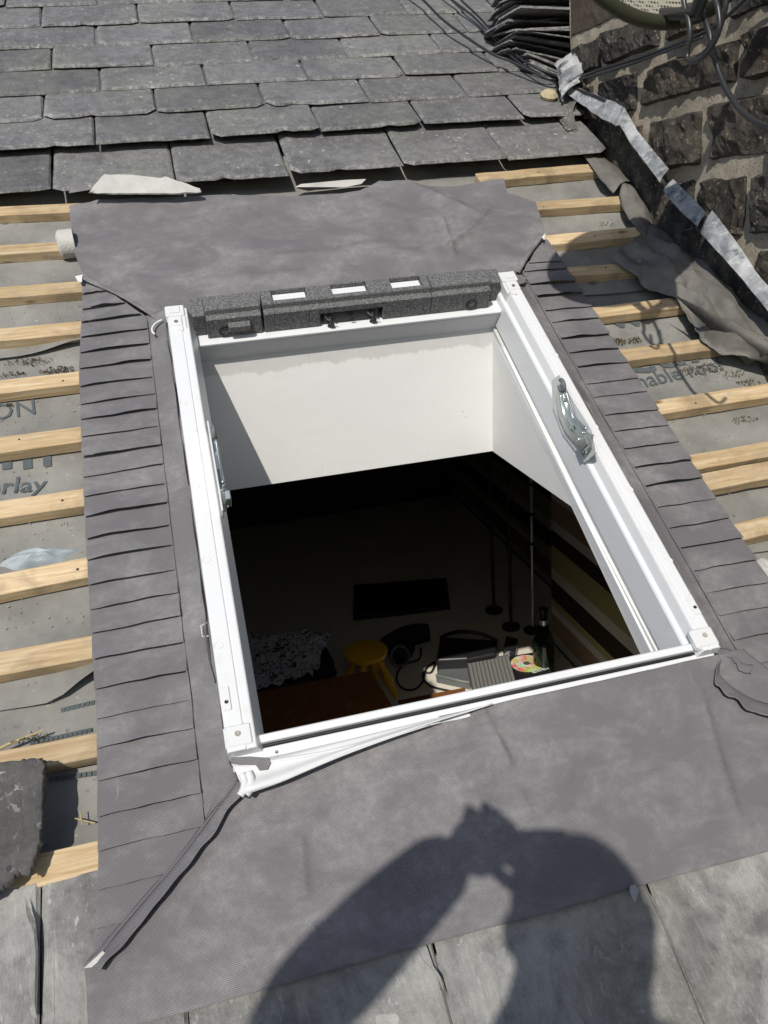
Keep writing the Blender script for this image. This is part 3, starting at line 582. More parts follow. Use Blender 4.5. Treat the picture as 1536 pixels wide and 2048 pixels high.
# ------------------------------------------------------------------ roof window frame (sash removed)
win = thing('skylight_frame', 'white roof window frame without sash set in the slope', 'window frame', (.39, .49, .0))
WP = M['white_paint']
prof = [(.782,-.03),(.782,.072),(.779,.075),(.7655,.075),(.764,.0715),(.7625,.0715),(.761,.0742),(.752,.0742),(.7505,.071),(.7455,.052),(.7395,.0485),(.7375,.045),(.734,-.018),(.741,-.020),(.741,-.040),(.731,-.042),(.731,-.062),(.76,-.07)]
for sgn in (1, -1):
    q = prof if sgn == 1 else [(-.002,-.03),(-.002,.072),(.001,.075),(.0245,.075),(.0255,.0722),(.0268,.0722),(.0278,.0745),(.0385,.0745),(.0405,.073),(.0525,.040),(.0530,-.062),(.03,-.07)][::-1]
    obj('side_rail', MB().sweep(q, lambda i, p: (p[0], (0, .982)[i], p[1]), 2), WP, win, bev=.0006)
    U = lambda x: x if sgn == 1 else .78-x
    def bx(mb, u0, u1, v0, v1, n0, n1): a, b = sorted((U(u0), U(u1))); return mb.box((a, v0, n0), (b, v1, n1))
    cap = obj('corner_cap', bx(MB(), .7425, .7835, .004, .040, .060, .0768), M['white_plastic'], win, bev=.004)
    obj('screw', MB().lathe([(.0042, 0), (.0042, .0014), (.0015, .0006)], (U(.764), .024, .0769), 12), M['chip'], cap)
    tc = obj('corner_bracket', bx(bx(bx(MB(), .745, .7845, .955, .988, .06, .079), .752, .780, .925, .9548, .06, .0778), .744, .7515, .915, .9546, .05, .0768), M['white_plastic'], win, bev=.002)
    obj('bracket_recess', bx(MB(), .754, .776, .962, .983, .0792, .0808), M['white_plastic'], tc, bev=.001)
    obj('screw', MB().lathe([(.004, 0), (.004, .0014), (.001, .0006)], (U(.765), .936, .0779), 12), M['grey_plastic'], tc)
    obj('bracket_tab', bx(MB(), .752, .766, .908, .924, .07, .0768), M['white_plastic'], tc, bev=.001)
    for v in (.17, .33, .49, .70):
        obj('clip_button', MB().lathe([(.0075, .0), (.0072, .0009), (.0060, .0010), (.0055, .0003), (.0001, .0003)], (U(.7735), v, .0749), 16), M['white_plastic'], win, smooth=True)
    obj('end_plate', bx(MB(), .767, .779, .062, .10, .0748, .0772), M['white_plastic'], win, bev=.0008)
    obj('screw', MB().lathe([(.003, 0), (.003, .0008), (.001, .0002)], (U(.773), .075, .0773), 10), M['black_plastic'], win)
    # pivot hinge on the inner face of the rail
    um = lambda l, du=0.: [(U(p[0]+du), p[1], p[2]) for p in l]
    hg = MB().hexa(um([(0.733,0.585,0.083),(0.733,0.567,0.109),(0.733,0.534,0.106),(0.733,0.505,0.093),(0.733,0.471,0.099),(0.733,0.433,0.123),(0.733,0.423,0.098),(0.733,0.431,0.064),(0.733,0.462,0.062),(0.733,0.514,0.048),(0.733,0.552,0.054)]), um([(0.733,0.585,0.083),(0.733,0.567,0.109),(0.733,0.534,0.106),(0.733,0.505,0.093),(0.733,0.471,0.099),(0.733,0.433,0.123),(0.733,0.423,0.098),(0.733,0.431,0.064),(0.733,0.462,0.062),(0.733,0.514,0.048),(0.733,0.552,0.054)], -.006))
    h = obj('pivot_hinge', hg, M['zinc'], win, bev=.001)
    for k, l in enumerate(([(0.726,0.568,0.098),(0.726,0.537,0.076),(0.726,0.498,0.071),(0.726,0.459,0.081)], [(0.726,0.559,0.109),(0.726,0.531,0.094),(0.726,0.494,0.092),(0.726,0.455,0.104)], [(0.726,0.551,0.12),(0.726,0.524,0.111),(0.726,0.491,0.106),(0.726,0.451,0.12)])):
        obj('hinge_track', MB().tube(smoothpath(um(l), 5), .0026, 6), M['zinc'], h, smooth='all')
    cc = [(0.727,0.574,0.115)][0]
    obj('hinge_hook', MB().tube([(U(cc[0]), cc[1]+.011*math.cos(a*.5), cc[2]+.011*math.sin(a*.5)) for a in range(1, 12)], .004, 8), M['grey_plastic'], h, smooth='all')
    for c0 in [(0.726,0.545,0.104),(0.726,0.491,0.081),(0.726,0.45,0.093),(0.726,0.429,0.102),(0.726,0.429,0.083)]:
        obj('rivet', MB().lathe([(.0045, 0), (.004, .003), (.0015, .0035)], (U(c0[0]), c0[1], c0[2]), 10, ax=(-sgn, 0, 0)), M['zinc'], h)
    obj('friction_block', MB().hexa(um([(0.727,0.458,0.082),(0.727,0.435,0.118),(0.727,0.418,0.114),(0.727,0.43,0.077)]), um([(0.727,0.458,0.082),(0.727,0.435,0.118),(0.727,0.418,0.114),(0.727,0.43,0.077)], -.010)), M['zinc'], h, bev=.0015)
    obj('hinge_recess', MB().hexa(um([(0.736,0.623,0.083),(0.736,0.602,0.118),(0.736,0.529,0.117),(0.736,0.442,0.124),(0.736,0.407,0.1),(0.736,0.428,0.048),(0.736,0.526,0.025),(0.736,0.589,0.038)]), um([(0.736,0.623,0.083),(0.736,0.602,0.118),(0.736,0.529,0.117),(0.736,0.442,0.124),(0.736,0.407,0.1),(0.736,0.428,0.048),(0.736,0.526,0.025),(0.736,0.589,0.038)], -.0032)), M['white_plastic'], win, bev=.001)
obj('bottom_rail', MB().sweep([(-.016,.02),(-.018,.044),(-.014,.050),(.0035,.0535),(.0045,.049),(.0105,.049),(.0112,.058),(.021,.060),(.0235,.0575),(.026,0),(.036,-.05),(.02,-.06)], lambda i, p: ((.002, .778)[i], p[0], p[1]), 2), WP, win, bev=.0006)
obj('top_rail', MB().sweep([(.981,-.04),(.981,.030),(.914,.030),(.912,.0275),(.9135,.022),(.9115,.020),(.926,-.030),(.93,-.04)], lambda i, p: ((.04, .74)[i], p[0], p[1]), 2), WP, win, bev=.0008)
obj('lower_bead', MB().sweep([(.908,.026),(.908,.0305),(.9139,.0305),(.9139,.026)], lambda i, p: ((.046, .734)[i], p[0], p[1]), 2), WP, win, bev=.0005)
# grey speckled insulation along the head
F = [(.928,.0305),(.926,.034),(.9255,.080),(.9385,.082),(.9395,.094),(.942,.0955),(.984,.0965),(.991,.06),(.991,.0305)]
Lt = [(.9545,.0305),(.9545,.066),(.9265,.064),(.9255,.080),(.9385,.082),(.9395,.094),(.942,.0955),(.984,.0965),(.991,.06),(.991,.0305)]
FH = [(.928,.0305),(.926,.034),(.9255,.080),(.9385,.082),(.9395,.094),(.942,.0955),(.950,.0957),(.952,.070),(.991,.060),(.991,.0305)]
LH = [(.9545,.0305),(.9545,.065),(.9265,.064),(.9255,.080),(.9385,.082),(.9395,.094),(.942,.0955),(.950,.0957),(.952,.070),(.991,.060),(.991,.0305)]
BK = [(.981,.05),(.981,.0965),(.985,.0965),(.991,.05)]
hu = [p[0] for p in [(0.22,0.965,0.09),(0.295,0.966,0.09),(0.35,0.964,0.09),(0.429,0.965,0.09),(0.483,0.96,0.09),(0.553,0.963,0.09)]]; lu = [p[0] for p in [(0.318,0.924,0.05),(0.459,0.925,0.05)]]
sl0 = [(0.194,0.92,0.07)][0][0]; sl1 = [(0.57,0.926,0.07)][0][0]; nb = [p[0] for p in [(0.12,0.962,0.08),(0.166,0.963,0.08)]]
foam = obj('head_insulation', MB().sweep([(.940,.0305),(.936,.085),(.955,.094),(.984,.0955),(.991,.05),(.991,.0305)], lambda i, p: ((.049, .075)[i], p[0], p[1]), 2), M['foam'], win, bev=.001)
def fseg(u0, u1, P, name='insulation_block'): return obj(name, MB().sweep(P, lambda i, p: ((u0, u1)[i], p[0], p[1]), 2), M['foam'], foam, bev=.0012)
cuts = sorted([.0755, sl0-.003, sl0+.003, sl1-.0008, sl1+.0008, .708] + hu + lu)
for a, b in zip(cuts[:-1], cuts[1:]):
    m = (a+b)/2
    if abs(m-sl0) < .003 or abs(m-sl1) < .0008: continue
    inh = any(hu[i] < m < hu[i+1] for i in (0, 2, 4)); inl = lu[0] < m < lu[1]
    fseg(a, b, LH if inh and inl else FH if inh else Lt if inl else F)
    if inh: fseg(a, b, BK, 'insulation_lip')
for i in (0, 2, 4):
    obj('white_insert', MB().box((hu[i]+.001, .954, .06), (hu[i+1]-.001, .980, .086)), WP, win, bev=.001)
fseg(.709, .736, [(.949,.0305),(.946,.084),(.957,.092),(.984,.094),(.991,.05),(.991,.0305)])
fseg(nb[0], nb[1], [(.9253,.044),(.912,.0525),(.912,.066),(.9253,.070)], 'insulation_notch')
for q in [(0.113,0.934,0.045),(0.666,0.942,0.045)]:
    obj('foam_plug', MB().lathe([(.0135, -.004), (.0135, .0020), (.0105, .0025), (.0096, -.001), (.0001, -.001)], (q[0], .9262, .047), 20, ax=(0, -1, .05)), M['black_plastic'], foam, smooth=True)
lt = obj('latch', MB().box((lu[0]+.008, .931, .033), (lu[1]-.008, .953, .0625)), M['black_plastic'], win, bev=.002)
for k in (lu[0]+.022, lu[1]-.024):
    obj('latch_hook', MB().tube([(k, .932, .05), (k, .921, .047), (k+.004, .916, .040), (k+.002, .918, .034), (k-.004, .924, .0325)], .0042, 8), M['black_plastic'], lt, smooth=True)
    obj('latch_spring', MB().tube(smoothpath([(k-.012, .924, .0585), (k-.006, .9215, .052), (k+.006, .919, .045), (k+.014, .9165, .041)], 4), .0012, 6), M['zinc'], lt)
obj('screw', MB().lathe([(.005, 0), (.005, .002), (.001, .001)], ((lu[0]+lu[1])/2, .9258, .047), 12, ax=(0, -1, 0)), M['black_plastic'], lt)
# white skirt hanging loose under the bottom rail
A = [(0,-0.006,0.05),(0.07,-0.01,0.05),(0.173,-0.009,0.05),(0.288,-0.006,0.05),(0.397,-0.003,0.05)]; B = [(0.015,-0.061,0.066),(0.063,-0.055,0.066),(0.159,-0.035,0.066),(0.275,-0.02,0.066),(0.392,-0.007,0.066)]
def skirt(a, b):
    p = along(A, a).lerp(along(B, a), b); return p + Vector((0, 0, .006*math.sin(b*math.pi*2.6+a)*(1-a) + .012*(1-a)*math.sin(b*math.pi)))
obj('skirt', MB().grid(skirt, 26, 12), M['white_plastic'], win, smooth='all', solid=.002)
obj('skirt_bead', MB().tube(smoothpath([(0.009,-0.021,0.064),(0.029,-0.024,0.064),(0.061,-0.022,0.064),(0.125,-0.025,0.064),(0.214,-0.024,0.064),(0.307,-0.018,0.064)], 5), [.004-.0032*i/25 for i in range(26)], 8), M['white_plastic'], win, smooth='all')
obj('skirt_hook', MB().tube(smoothpath([(0.023,-0.031,0.066),(0.025,-0.042,0.066),(0.021,-0.054,0.066),(0.015,-0.06,0.066)], 4), .006, 8).tube(smoothpath([(0.014,-0.031,0.066),(0.016,-0.041,0.066),(0.013,-0.052,0.066),(0.007,-0.06,0.066)], 4), .0055, 8), M['white_plastic'], win, smooth='all')
obj('skirt_lip', MB().tube(smoothpath([(0.024,-0.057,0.069),(0.063,-0.053,0.069),(0.107,-0.045,0.069),(0.159,-0.036,0.069),(0.227,-0.027,0.069),(0.29,-0.021,0.069)], 4), [.0032-.0026*i/20 for i in range(21)], 8), M['white_plastic'], win, smooth='all')
for q in [(0.066,0,0.06),(0.658,0.012,0.06)]: obj('screw', MB().lathe([(.0025, 0), (.0025, .001), (.001, .0004)], (q[0], -.005, .0515), 10), M['grey_plastic'], win)
obj('gasket', MB().tube([(.004+.772*i/20, .0075, .0525) for i in range(21)], .0026, 6), M['black_plastic'], win, smooth='all')
# rubber and wire bits at the left rail
obj('wire_clip', MB().tube([(-.006, .20, .056), (-.016, .202, .054), (-.016, .222, .054), (-.006, .224, .056)], .0008, 6), M['white_plastic'], win)

# ------------------------------------------------------------------ dark grey underfelt collar round the frame
col = thing('underfelt_collar', 'dark grey pleated fabric collar spread around the roof window frame', 'membrane collar', (.39, .45, .03))
CM = M['collar']
def cn(u, v): return .034 + .004*nz(u*4, v*5, 2.2) + .0025*nz(u*11, v*11, 7.)
def crease(u, v, a, b, w, h):
    ax_, ay = b[0]-a[0], b[1]-a[1]; L = math.hypot(ax_, ay); t = ((u-a[0])*ax_+(v-a[1])*ay)/L/L; d = ((u-a[0])*ay-(v-a[1])*ax_)/L
    e = max(0, min(1, t*6, (1-t)*6)) if 0 < t < 1 else 0
    return h*e*math.exp(-abs(d)/w)
# top apron
TE = [(-0.195,1.466,0.062),(-0.132,1.475,0.062),(-0.001,1.464,0.062),(0.119,1.449,0.062),(0.242,1.439,0.062),(0.354,1.426,0.062),(0.443,1.421,0.062),(0.537,1.429,0.062),(0.594,1.47,0.062),(0.639,1.459,0.062),(0.701,1.436,0.062),(0.781,1.426,0.062),(0.853,1.431,0.062),(0.915,1.435,0.062)]
TE = sorted((p[0], p[1]) for p in TE)
LE = [(p[1], p[0]) for p in [(-0.2,1.51,0.036),(-0.195,1.383,0.036),(-0.189,1.261,0.036),(-0.174,1.187,0.036)]][::-1]; RE = [(p[1], p[0]) for p in [(0.935,1.479,0.036),(0.917,1.374,0.036),(0.981,1.331,0.036),(0.967,1.258,0.036),(0.944,1.172,0.036)]][::-1]
def interp(T, x):
    if x <= T[0][0]: return T[0][1]
    for (a, p), (b, q) in zip(T[:-1], T[1:]):
        if x <= b: return lerp(p, q, (x-a)/(b-a) if b > a else 0)
    return T[-1][1]
def topap(a, b):
    k = b; vtop = interp(TE, lerp(-.2, .945, a)); v = lerp(.992, vtop, k)
    ul = interp(LE, v) if v > 1.19 else lerp(-.004, -.175, (v-.992)/.198); ur = interp(RE, v) if v > 1.18 else lerp(.784, .949, (v-.992)/.188)
    u = lerp(ul, ur, a); n = cn(u, v) + .012*math.exp(-((v-.992)/.03)) + .03*max(0, (v-1.40)/.16)**1.5
    for A_, B_, w_, h_ in TCR: n += crease(u, v, A_, B_, w_, h_)
    n += .013*nz(u*3.1, v*7.3, 4.) + .006*nz(u*9, v*16, 1.) + .0025*nz(u*26, v*30, 6.)+.006*max(0, nz(u*14, 2.))*max(0, (v-1.4)/.15)
    return (u, v, max(n, .0275))
def uv2(l): return [(p[0], p[1]) for p in l]
TCR = [(*uv2([(0.676,1.143,0.04),(0.866,1.336,0.04)]), .006, .012), (*uv2([(0.708,1.312,0.04),(0.682,1.101,0.04)]), .005, .012), (*uv2([(0.12,1.169,0.04),(0.442,1.178,0.04)]), .012, .006), (*uv2([(0.551,1.121,0.04),(0.682,1.226,0.04)]), .009, .006), (*uv2([(0.605,1.506,0.04),(0.83,1.271,0.04)]), .014, .012), (*uv2([(-0.029,1.136,0.04),(0.541,1.083,0.04)]), .012, .005)]
obj('top_apron', MB().grid(topap, 170, 80), CM, col, smooth='all')
obj('folded_corner', MB().hexa([(-0.192,1.472,0.066),(-0.181,1.536,0.066),(-0.138,1.48,0.066)], [(-0.191,1.468,0.068),(-0.181,1.532,0.068),(-0.137,1.477,0.068)]), CM, col)
# bottom apron
BCR = [(*uv2([(0.078,-0.115,0.04),(0.069,-0.21,0.04)]), .005, .008), (*uv2([(0.384,-0.046,0.04),(0.392,-0.102,0.04)]), .005, .011), (*uv2([(0.728,-0.039,0.04),(0.685,-0.257,0.04)]), .006, .009), (*uv2([(0.149,-0.118,0.04),(0.367,-0.126,0.04)]), .03, .007), (*uv2([(0.071,-0.229,0.04),(0.078,-0.289,0.04)]), .01, .005),
       (*uv2([(0.391,-0.124,0.04),(0.395,-0.176,0.04)]), .008, .005), (*uv2([(0.378,-0.004,0.04),(0.385,-0.054,0.04)]), .006, .007)]
def botap(a, b):
    v = lerp(-.004, -.292, b); f = min(1, (-.03-v)/.185) if v < -.03 else 0
    ul = lerp(.012, -.205, f); ur = lerp(.80, .992, min(1, (.03-v)/.24)); u = lerp(ul, ur, a)
    n = .041 + .004*nz(u*4, v*6, 9.) + .014*math.exp((v+.004)/.03) + .008*nz(u*2.2, v*3.5, 5.) + .003*nz(u*12, v*14, 3.) + .0012*nz(u*34, v*30, 8.)
    if u < .55: n -= .012*math.exp((v+.004)/.05)*min(1, (.55-u)*3)
    for A_, B_, w_, h_ in BCR: n += crease(u, v, A_, B_, w_, h_)
    n += .012*math.exp(-((u+.2)/.05)**2)*max(0, 1-abs(v+.215)/.03) if v > -.24 else 0
    v2 = v + .004*nz(u*4, 3.)*b
    return (u, v2, n)
obj('bottom_apron', MB().grid(botap, 190, 60), CM, col, smooth='all', solid=.0012)
# side pleats, one strip each
PL = [p[1] for p in [(-0.172,1.172,0.036),(-0.174,1.118,0.036),(-0.175,1.064,0.036),(-0.176,1.019,0.036),(-0.18,0.97,0.036),(-0.183,0.922,0.036),(-0.184,0.873,0.036),(-0.185,0.823,0.036),(-0.187,0.772,0.036),(-0.188,0.729,0.036),(-0.189,0.683,0.036),(-0.189,0.631,0.036),(-0.189,0.585,0.036),(-0.19,0.539,0.036),(-0.19,0.492,0.036),(-0.189,0.443,0.036),(-0.19,0.399,0.036),(-0.19,0.347,0.036),(-0.188,0.299,0.036),(-0.186,0.254,0.036),(-0.185,0.207,0.036),(-0.183,0.157,0.036),(-0.182,0.109,0.036),(-0.181,0.062,0.036),(-0.179,0.014,0.036),(-0.178,-0.036,0.036),(-0.177,-0.081,0.036),(-0.178,-0.13,0.036),(-0.177,-0.176,0.036),(-0.19,-0.214,0.036)]]
PR = [p[1] for p in [(0.939,1.151,0.036),(0.921,1.065,0.036),(0.935,1.035,0.036),(0.933,0.982,0.036),(0.932,0.938,0.036),(0.936,0.89,0.036),(0.943,0.846,0.036),(0.936,0.787,0.036),(0.942,0.74,0.036),(0.939,0.694,0.036),(0.947,0.642,0.036),(0.949,0.601,0.036),(0.948,0.547,0.036),(0.944,0.502,0.036),(0.948,0.455,0.036),(0.955,0.405,0.036),(0.954,0.359,0.036),(0.952,0.308,0.036),(0.951,0.258,0.036),(0.949,0.211,0.036),(0.95,0.162,0.036),(0.955,0.114,0.036),(0.928,0.068,0.036),(0.913,0.02,0.036),(0.893,-0.028,0.036),(0.878,-0.075,0.036),(0.864,-0.119,0.036),(0.849,-0.157,0.036)]]
def pleats(V, uo, ui, sgn):
    for k, (va, vb) in enumerate(zip(V[:-1], V[1:])):
        sd = random.random()*60; lift = random.uniform(.003, .0095); ov = .010
        def fn(a, b):
            v = lerp(vb, va+ov, b); vm = lerp(vb, va, b); o, i = uo(vm), ui(vm)
            if (i-o)*sgn > 0: i = o
            u = lerp(o, i, a)
            w = (.30 + .8*math.sin(math.pi*min(1, .1+a*.8)))*(1 + .5*nz(a*3, sd))
            return (u, v + .002*nz(a*4, sd+3), cn(u, lerp(va, vb, .5)) - .002 + (lift*w)*(1-b)**1.3 - .0025*b + (.004*a*a))
        mb = MB().grid(fn, 10, 4); n = 5
        for i in range(11):
            p = mb.v[i*n]; mb.v.append((p[0], p[1]+.0015, p[2]-.0016))
        for i in range(10): mb.f.append((i*n, (i+1)*n, 55+i+1, 55+i))
        obj('pleat', mb, CM, col, smooth=True)
def uiL(v): return -.046 if -.05 < v < 1.005 else (-.046-(v-1.005)*.70 if v > 1 else -.046-(-.085-v)*1.18 if v < -.085 else -.046)
def uoL(v): return interp([(-.25, -.2), (-.1, -.188), (.1, -.183), (.5, -.190), (.86, -.190), (1.1, -.178), (1.2, -.176)], v)
def uiR(v): return .832 if -.06 < v < 1.03 else (.832+(v-1.03)*.8 if v > 1 else .832+(-.06-v)*1.1)
def uoR(v): return interp([(-.3, .985), (.1, .965), (.5, .958), (1.0, .952), (1.2, .948)], v)
pleats(PL, uoL, uiL, -1); pleats(PR, uoR, uiR, 1)
# flat strips between pleats and frame
def strip(a, b, side):
    v = lerp(-.090, 1.02, a) if side < 0 else lerp(-.06, 1.03, a)
    u0, u1 = (-.047, -.0015) if side < 0 else (.833, .7835)
    if side < 0 and v < -.004: u1 = max(u0, lerp(.010, -.052, (-.028-v)/.056)) if v < -.028 else lerp(-.0015, .010, (-.004-v)/.024)
    wob = nz(v*9, side*3.+1.); hgt = .052 + .010*wob + (.012 if wob > .25 else 0)
    if v < .0: hgt = .043
    u = lerp(u0, u1 + (-.004 if side < 0 else .004)*abs(wob), b); return (u, v, lerp(.034, hgt, b**1.6) + .0025*nz(v*12, b*3, side))
for sd_ in (-1, 1):
    obj('side_strip', MB().grid(lambda a, b: strip(a, b, sd_), 90, 8), CM, col, smooth='all', solid=.001)
    x = -.0465 if sd_ < 0 else .8325
    obj('hinge_seam', MB().tube([(x+.0015*nz(i*.4, sd_), lerp(-.05, 1.0, i/40), .0355+.0015*nz(i*.6, 3.)) for i in range(41)], .0022, 6), CM, col, smooth='all')
    obj('torn_edge', MB().grid(lambda a, b: ((-.003 if sd_ < 0 else .784)+sd_*(.004+.010*b*abs(nz(a*7, sd_*2.))), lerp(.12, .97, a), .050+.024*b*max(0, .35+nz(a*9, sd_*5.))), 60, 3), CM, col, smooth='all', solid=.001)
# mitred corner folds
def fold(l, w0, w1, h0, h1, side, name='corner_fold'):
    P = smoothpath(l, 6)
    def fn(a, b):
        i = a*(len(P)-1); p = P[int(i)].lerp(P[min(int(i)+1, len(P)-1)], i-int(i)); t = (P[-1]-P[0]).normalized(); nr = Vector((-t.y, t.x, 0))*side
        w = lerp(w0, w1, a)*(1+.3*nz(a*8, side)); return p + nr*(w*b) + Vector((0, 0, lerp(h0, h1, a)*b*(1+.35*nz(a*6, 4.)) + .002*math.sin(b*5)))
    obj(name, MB().grid(fn, 40, 6), CM, col, smooth='all', solid=.0012)
fold([(0.006,-0.03,0.044),(-0.022,-0.058,0.044),(-0.051,-0.087,0.044),(-0.089,-0.122,0.044),(-0.134,-0.16,0.044),(-0.172,-0.192,0.044),(-0.2,-0.214,0.044)], .017, .020, .012, .020, 1)
fold([(0.006,-0.032,0.044),(-0.022,-0.059,0.044),(-0.051,-0.088,0.044),(-0.089,-0.124,0.045),(-0.134,-0.161,0.044),(-0.172,-0.193,0.044),(-0.2,-0.215,0.044)], -.006, -.008, -.004, -.004, 1)
fold([(-0.017,0.993,0.04),(-0.066,1.061,0.04),(-0.117,1.117,0.04),(-0.179,1.175,0.04)], .006, .010, .004, .006, 1)
fold([(-0.017,0.983,0.04),(-0.067,1.049,0.04),(-0.117,1.107,0.04),(-0.177,1.163,0.04)], -.008, -.010, .005, .006, 1)
fold([(0.82,1.021,0.042),(0.87,1.085,0.042),(0.934,1.155,0.042)], .012, .012, .006, .005, 1)
fold([(0.798,-0.003,0.042),(0.782,-0.021,0.042),(0.78,-0.044,0.042),(0.798,-0.073,0.042),(0.827,-0.095,0.042),(0.87,-0.119,0.042)], .030, .034, .022, .016, -1)
fold([(0.788,0.01,0.05),(0.811,0.001,0.05),(0.817,-0.021,0.05),(0.833,-0.031,0.05)], .016, .020, .012, .004, -1)
obj('corner_tip', MB().hexa([(-0.206,-0.218,0.05),(-0.183,-0.205,0.05),(-0.179,-0.209,0.05),(-0.196,-0.22,0.05)], [(-0.204,-0.22,0.056),(-0.182,-0.206,0.056),(-0.178,-0.211,0.056),(-0.195,-0.221,0.056)]), M['white_scrap'], col)
obj('corner_tip', MB().hexa([(-0.189,1.169,0.045),(-0.173,1.172,0.045),(-0.175,1.144,0.045),(-0.184,1.15,0.045)], [(-0.188,1.166,0.047),(-0.172,1.169,0.047),(-0.175,1.141,0.047),(-0.183,1.147,0.047)]), M['white_plastic'], col)
obj('corner_tip', MB().hexa([(0.925,1.152,0.045),(0.942,1.167,0.045),(0.928,1.139,0.045)], [(0.924,1.149,0.047),(0.94,1.164,0.047),(0.926,1.136,0.047)]), M['white_plastic'], col)
obj('corner_loop', MB().tube(smoothpath([(-0.014,0.978,0.052),(-0.027,0.97,0.052),(-0.036,0.955,0.052),(-0.036,0.942,0.052),(-0.032,0.935,0.052)], 4), .0022, 8), M['white_plastic'], col, smooth='all')
obj('corner_tongue', MB().prism([(p[0], p[1]) for p in [(0.003,-0.005,0.055),(0.027,-0.009,0.055),(0.053,-0.017,0.055),(0.055,-0.025,0.055),(0.049,-0.033,0.055),(0.038,-0.032,0.055),(0.034,-0.023,0.055),(0.012,-0.018,0.055),(-0,-0.012,0.055)]], .0665, .0685), CM, col, bev=.0005)
obj('corner_tongue', MB().prism([(p[0], p[1]) for p in [(0.791,1,0.06),(0.813,1.005,0.06),(0.824,0.991,0.06),(0.811,0.974,0.06),(0.79,0.97,0.06)]], .05, .052), CM, col)

# ------------------------------------------------------------------ plastered light well and the room below
CZ = .165; RF = -1.4
RT = to_roof
rev = thing('window_reveal', 'white plastered light well under the window frame', None, (.39, .6, .2), roof=False, kind='structure')
def quad(*p, n=1): return MB().grid(lambda a, b: (Vector(p[0]).lerp(Vector(p[1]), a)).lerp(Vector(p[3]).lerp(Vector(p[2]), a), b), n, n)
SLB = W3((0, .02, -.082)); yt = W3((0, .926, -.03)); yb_ = W3((0, .03, -.05))
obj('top_panel', quad((.046, yt.y, yt.z), (.735, yt.y, yt.z), (.735, .822, CZ), (.046, .822, CZ), n=16), M['plaster'], rev, solid=-.004)
for x, s_ in ((.7315, 1), (.0528, -1)):
    p = [(x, yt.y+.004, yt.z+.004), (x, yb_.y, yb_.z), (x, SLB.y, SLB.z), (x, .385, CZ), (x, .822, CZ)]
    obj('side_panel', MB().hexa(p, [(q[0]+.02*s_, q[1], q[2]) for q in p]), M['plaster'], rev)
obj('bottom_panel', quad((.046, yb_.y, yb_.z), (.735, yb_.y, yb_.z), (.735, SLB.y, SLB.z), (.046, SLB.y, SLB.z)), M['plaster'], rev, solid=.01)
ceil = MB().box((-1.6, .822, CZ), (2.4, 4.7, CZ+.03)).box((-1.6, .385, CZ), (.046, .8215, CZ+.03)).box((.735, .385, CZ), (2.4, .8215, CZ+.03))
for a, b in ((-1.6, .046), (.735, 2.4)): ceil.hexa([(a, .3845, CZ), (b, .3845, CZ), (b, -2.2, CZ-1.55), (a, -2.2, CZ-1.55)], [(a, .3845, CZ+.03), (b, .3845, CZ+.03), (b, -2.2, CZ-1.52), (a, -2.2, CZ-1.52)])
ceil.hexa([(.0465, SLB.y-.001, SLB.z), (.7345, SLB.y-.001, SLB.z), (.7345, -2.2, CZ-1.55), (.0465, -2.2, CZ-1.55)], [(.0465, SLB.y-.001, SLB.z+.02), (.7345, SLB.y-.001, SLB.z+.02), (.7345, -2.2, CZ-1.52), (.0465, -2.2, CZ-1.52)])
obj('ceiling', ceil, M['plaster'], roof=False, kind='structure')
obj('room_floor', MB().box((-1.6, -2.3, RF-.05), (2.4, 4.7, RF)), M['floor_cream'], roof=False, kind='structure')
XN = 1.60; XF = 1.86
ysn = [(1.6,2.34,-1.099)][0][1]
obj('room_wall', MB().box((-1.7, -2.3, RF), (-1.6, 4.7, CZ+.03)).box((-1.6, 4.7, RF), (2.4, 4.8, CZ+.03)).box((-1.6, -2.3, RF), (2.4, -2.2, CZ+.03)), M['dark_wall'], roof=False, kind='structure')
pw_ = thing('papered_wall', 'wall papered in brown, olive and grey horizontal stripes', 'wall', (XN, ysn, RF), roof=False)
obj('near_face', MB().box((XN, -2.2, RF), (XN+.1, ysn, CZ)), M['wallpaper'], pw_)
obj('far_face', MB().box((XF, ysn, RF), (XF+.1, 4.7, CZ)), M['wallpaper'], pw_)
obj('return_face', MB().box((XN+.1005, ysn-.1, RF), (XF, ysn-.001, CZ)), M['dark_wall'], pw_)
# house walls that close the loft
obj('house_wall', MB().box((-1.75, -2.35, -6), (-1.7, 4.85, CZ)).box((2.4, -2.35, -6), (2.45, 4.85, CZ)), M['brownstone'], roof=False, label='outer walls of the house below the roof', cat='wall')

# ------------------------------------------------------------------ things in the room
st = [(0.6,2.201,-1.15)][0]
stool = thing('stool', 'small yellow wooden stool with turned legs in the dark room', 'stool', (st[0], st[1], RF), roof=False)
obj('seat', MB().lathe([(.085, -.028), (.098, -.024), (.103, -.012), (.101, -.003), (.092, 0), (.0001, .0)], st, 28), M['yellow_paint'], stool, smooth=True)
for k in range(4):
    a = math.pi/4 + k*math.pi/2 + .3; d = Vector((math.cos(a), math.sin(a), 0)); c0 = Vector(st)+Vector((0, 0, -.02))+d*.05; c1 = Vector((st[0], st[1], RF))+d*.13
    obj('leg', MB().tube([c0.lerp(c1, t) for t in (0, .15, .22, .3, .5, .62, .68, .8, .95, 1)], [.014, .014, .020, .014, .022, .024, .016, .019, .011, .009], 12), M['yellow_paint'], stool, smooth='all')
tp = [(0.044,2.004,-1.13),(0.579,1.992,-1.13),(0.597,1.741,-1.13),(0.604,1.593,-1.13),(-0.047,1.567,-1.13)]
tb = thing('table', 'low brown wooden table just under the window sill', 'table', (tp[0][0], tp[0][1], RF), roof=False)
obj('tabletop', MB().prism([(p[0], p[1]) for p in tp], -1.16, -1.13), M['oak'], tb, bev=.004)
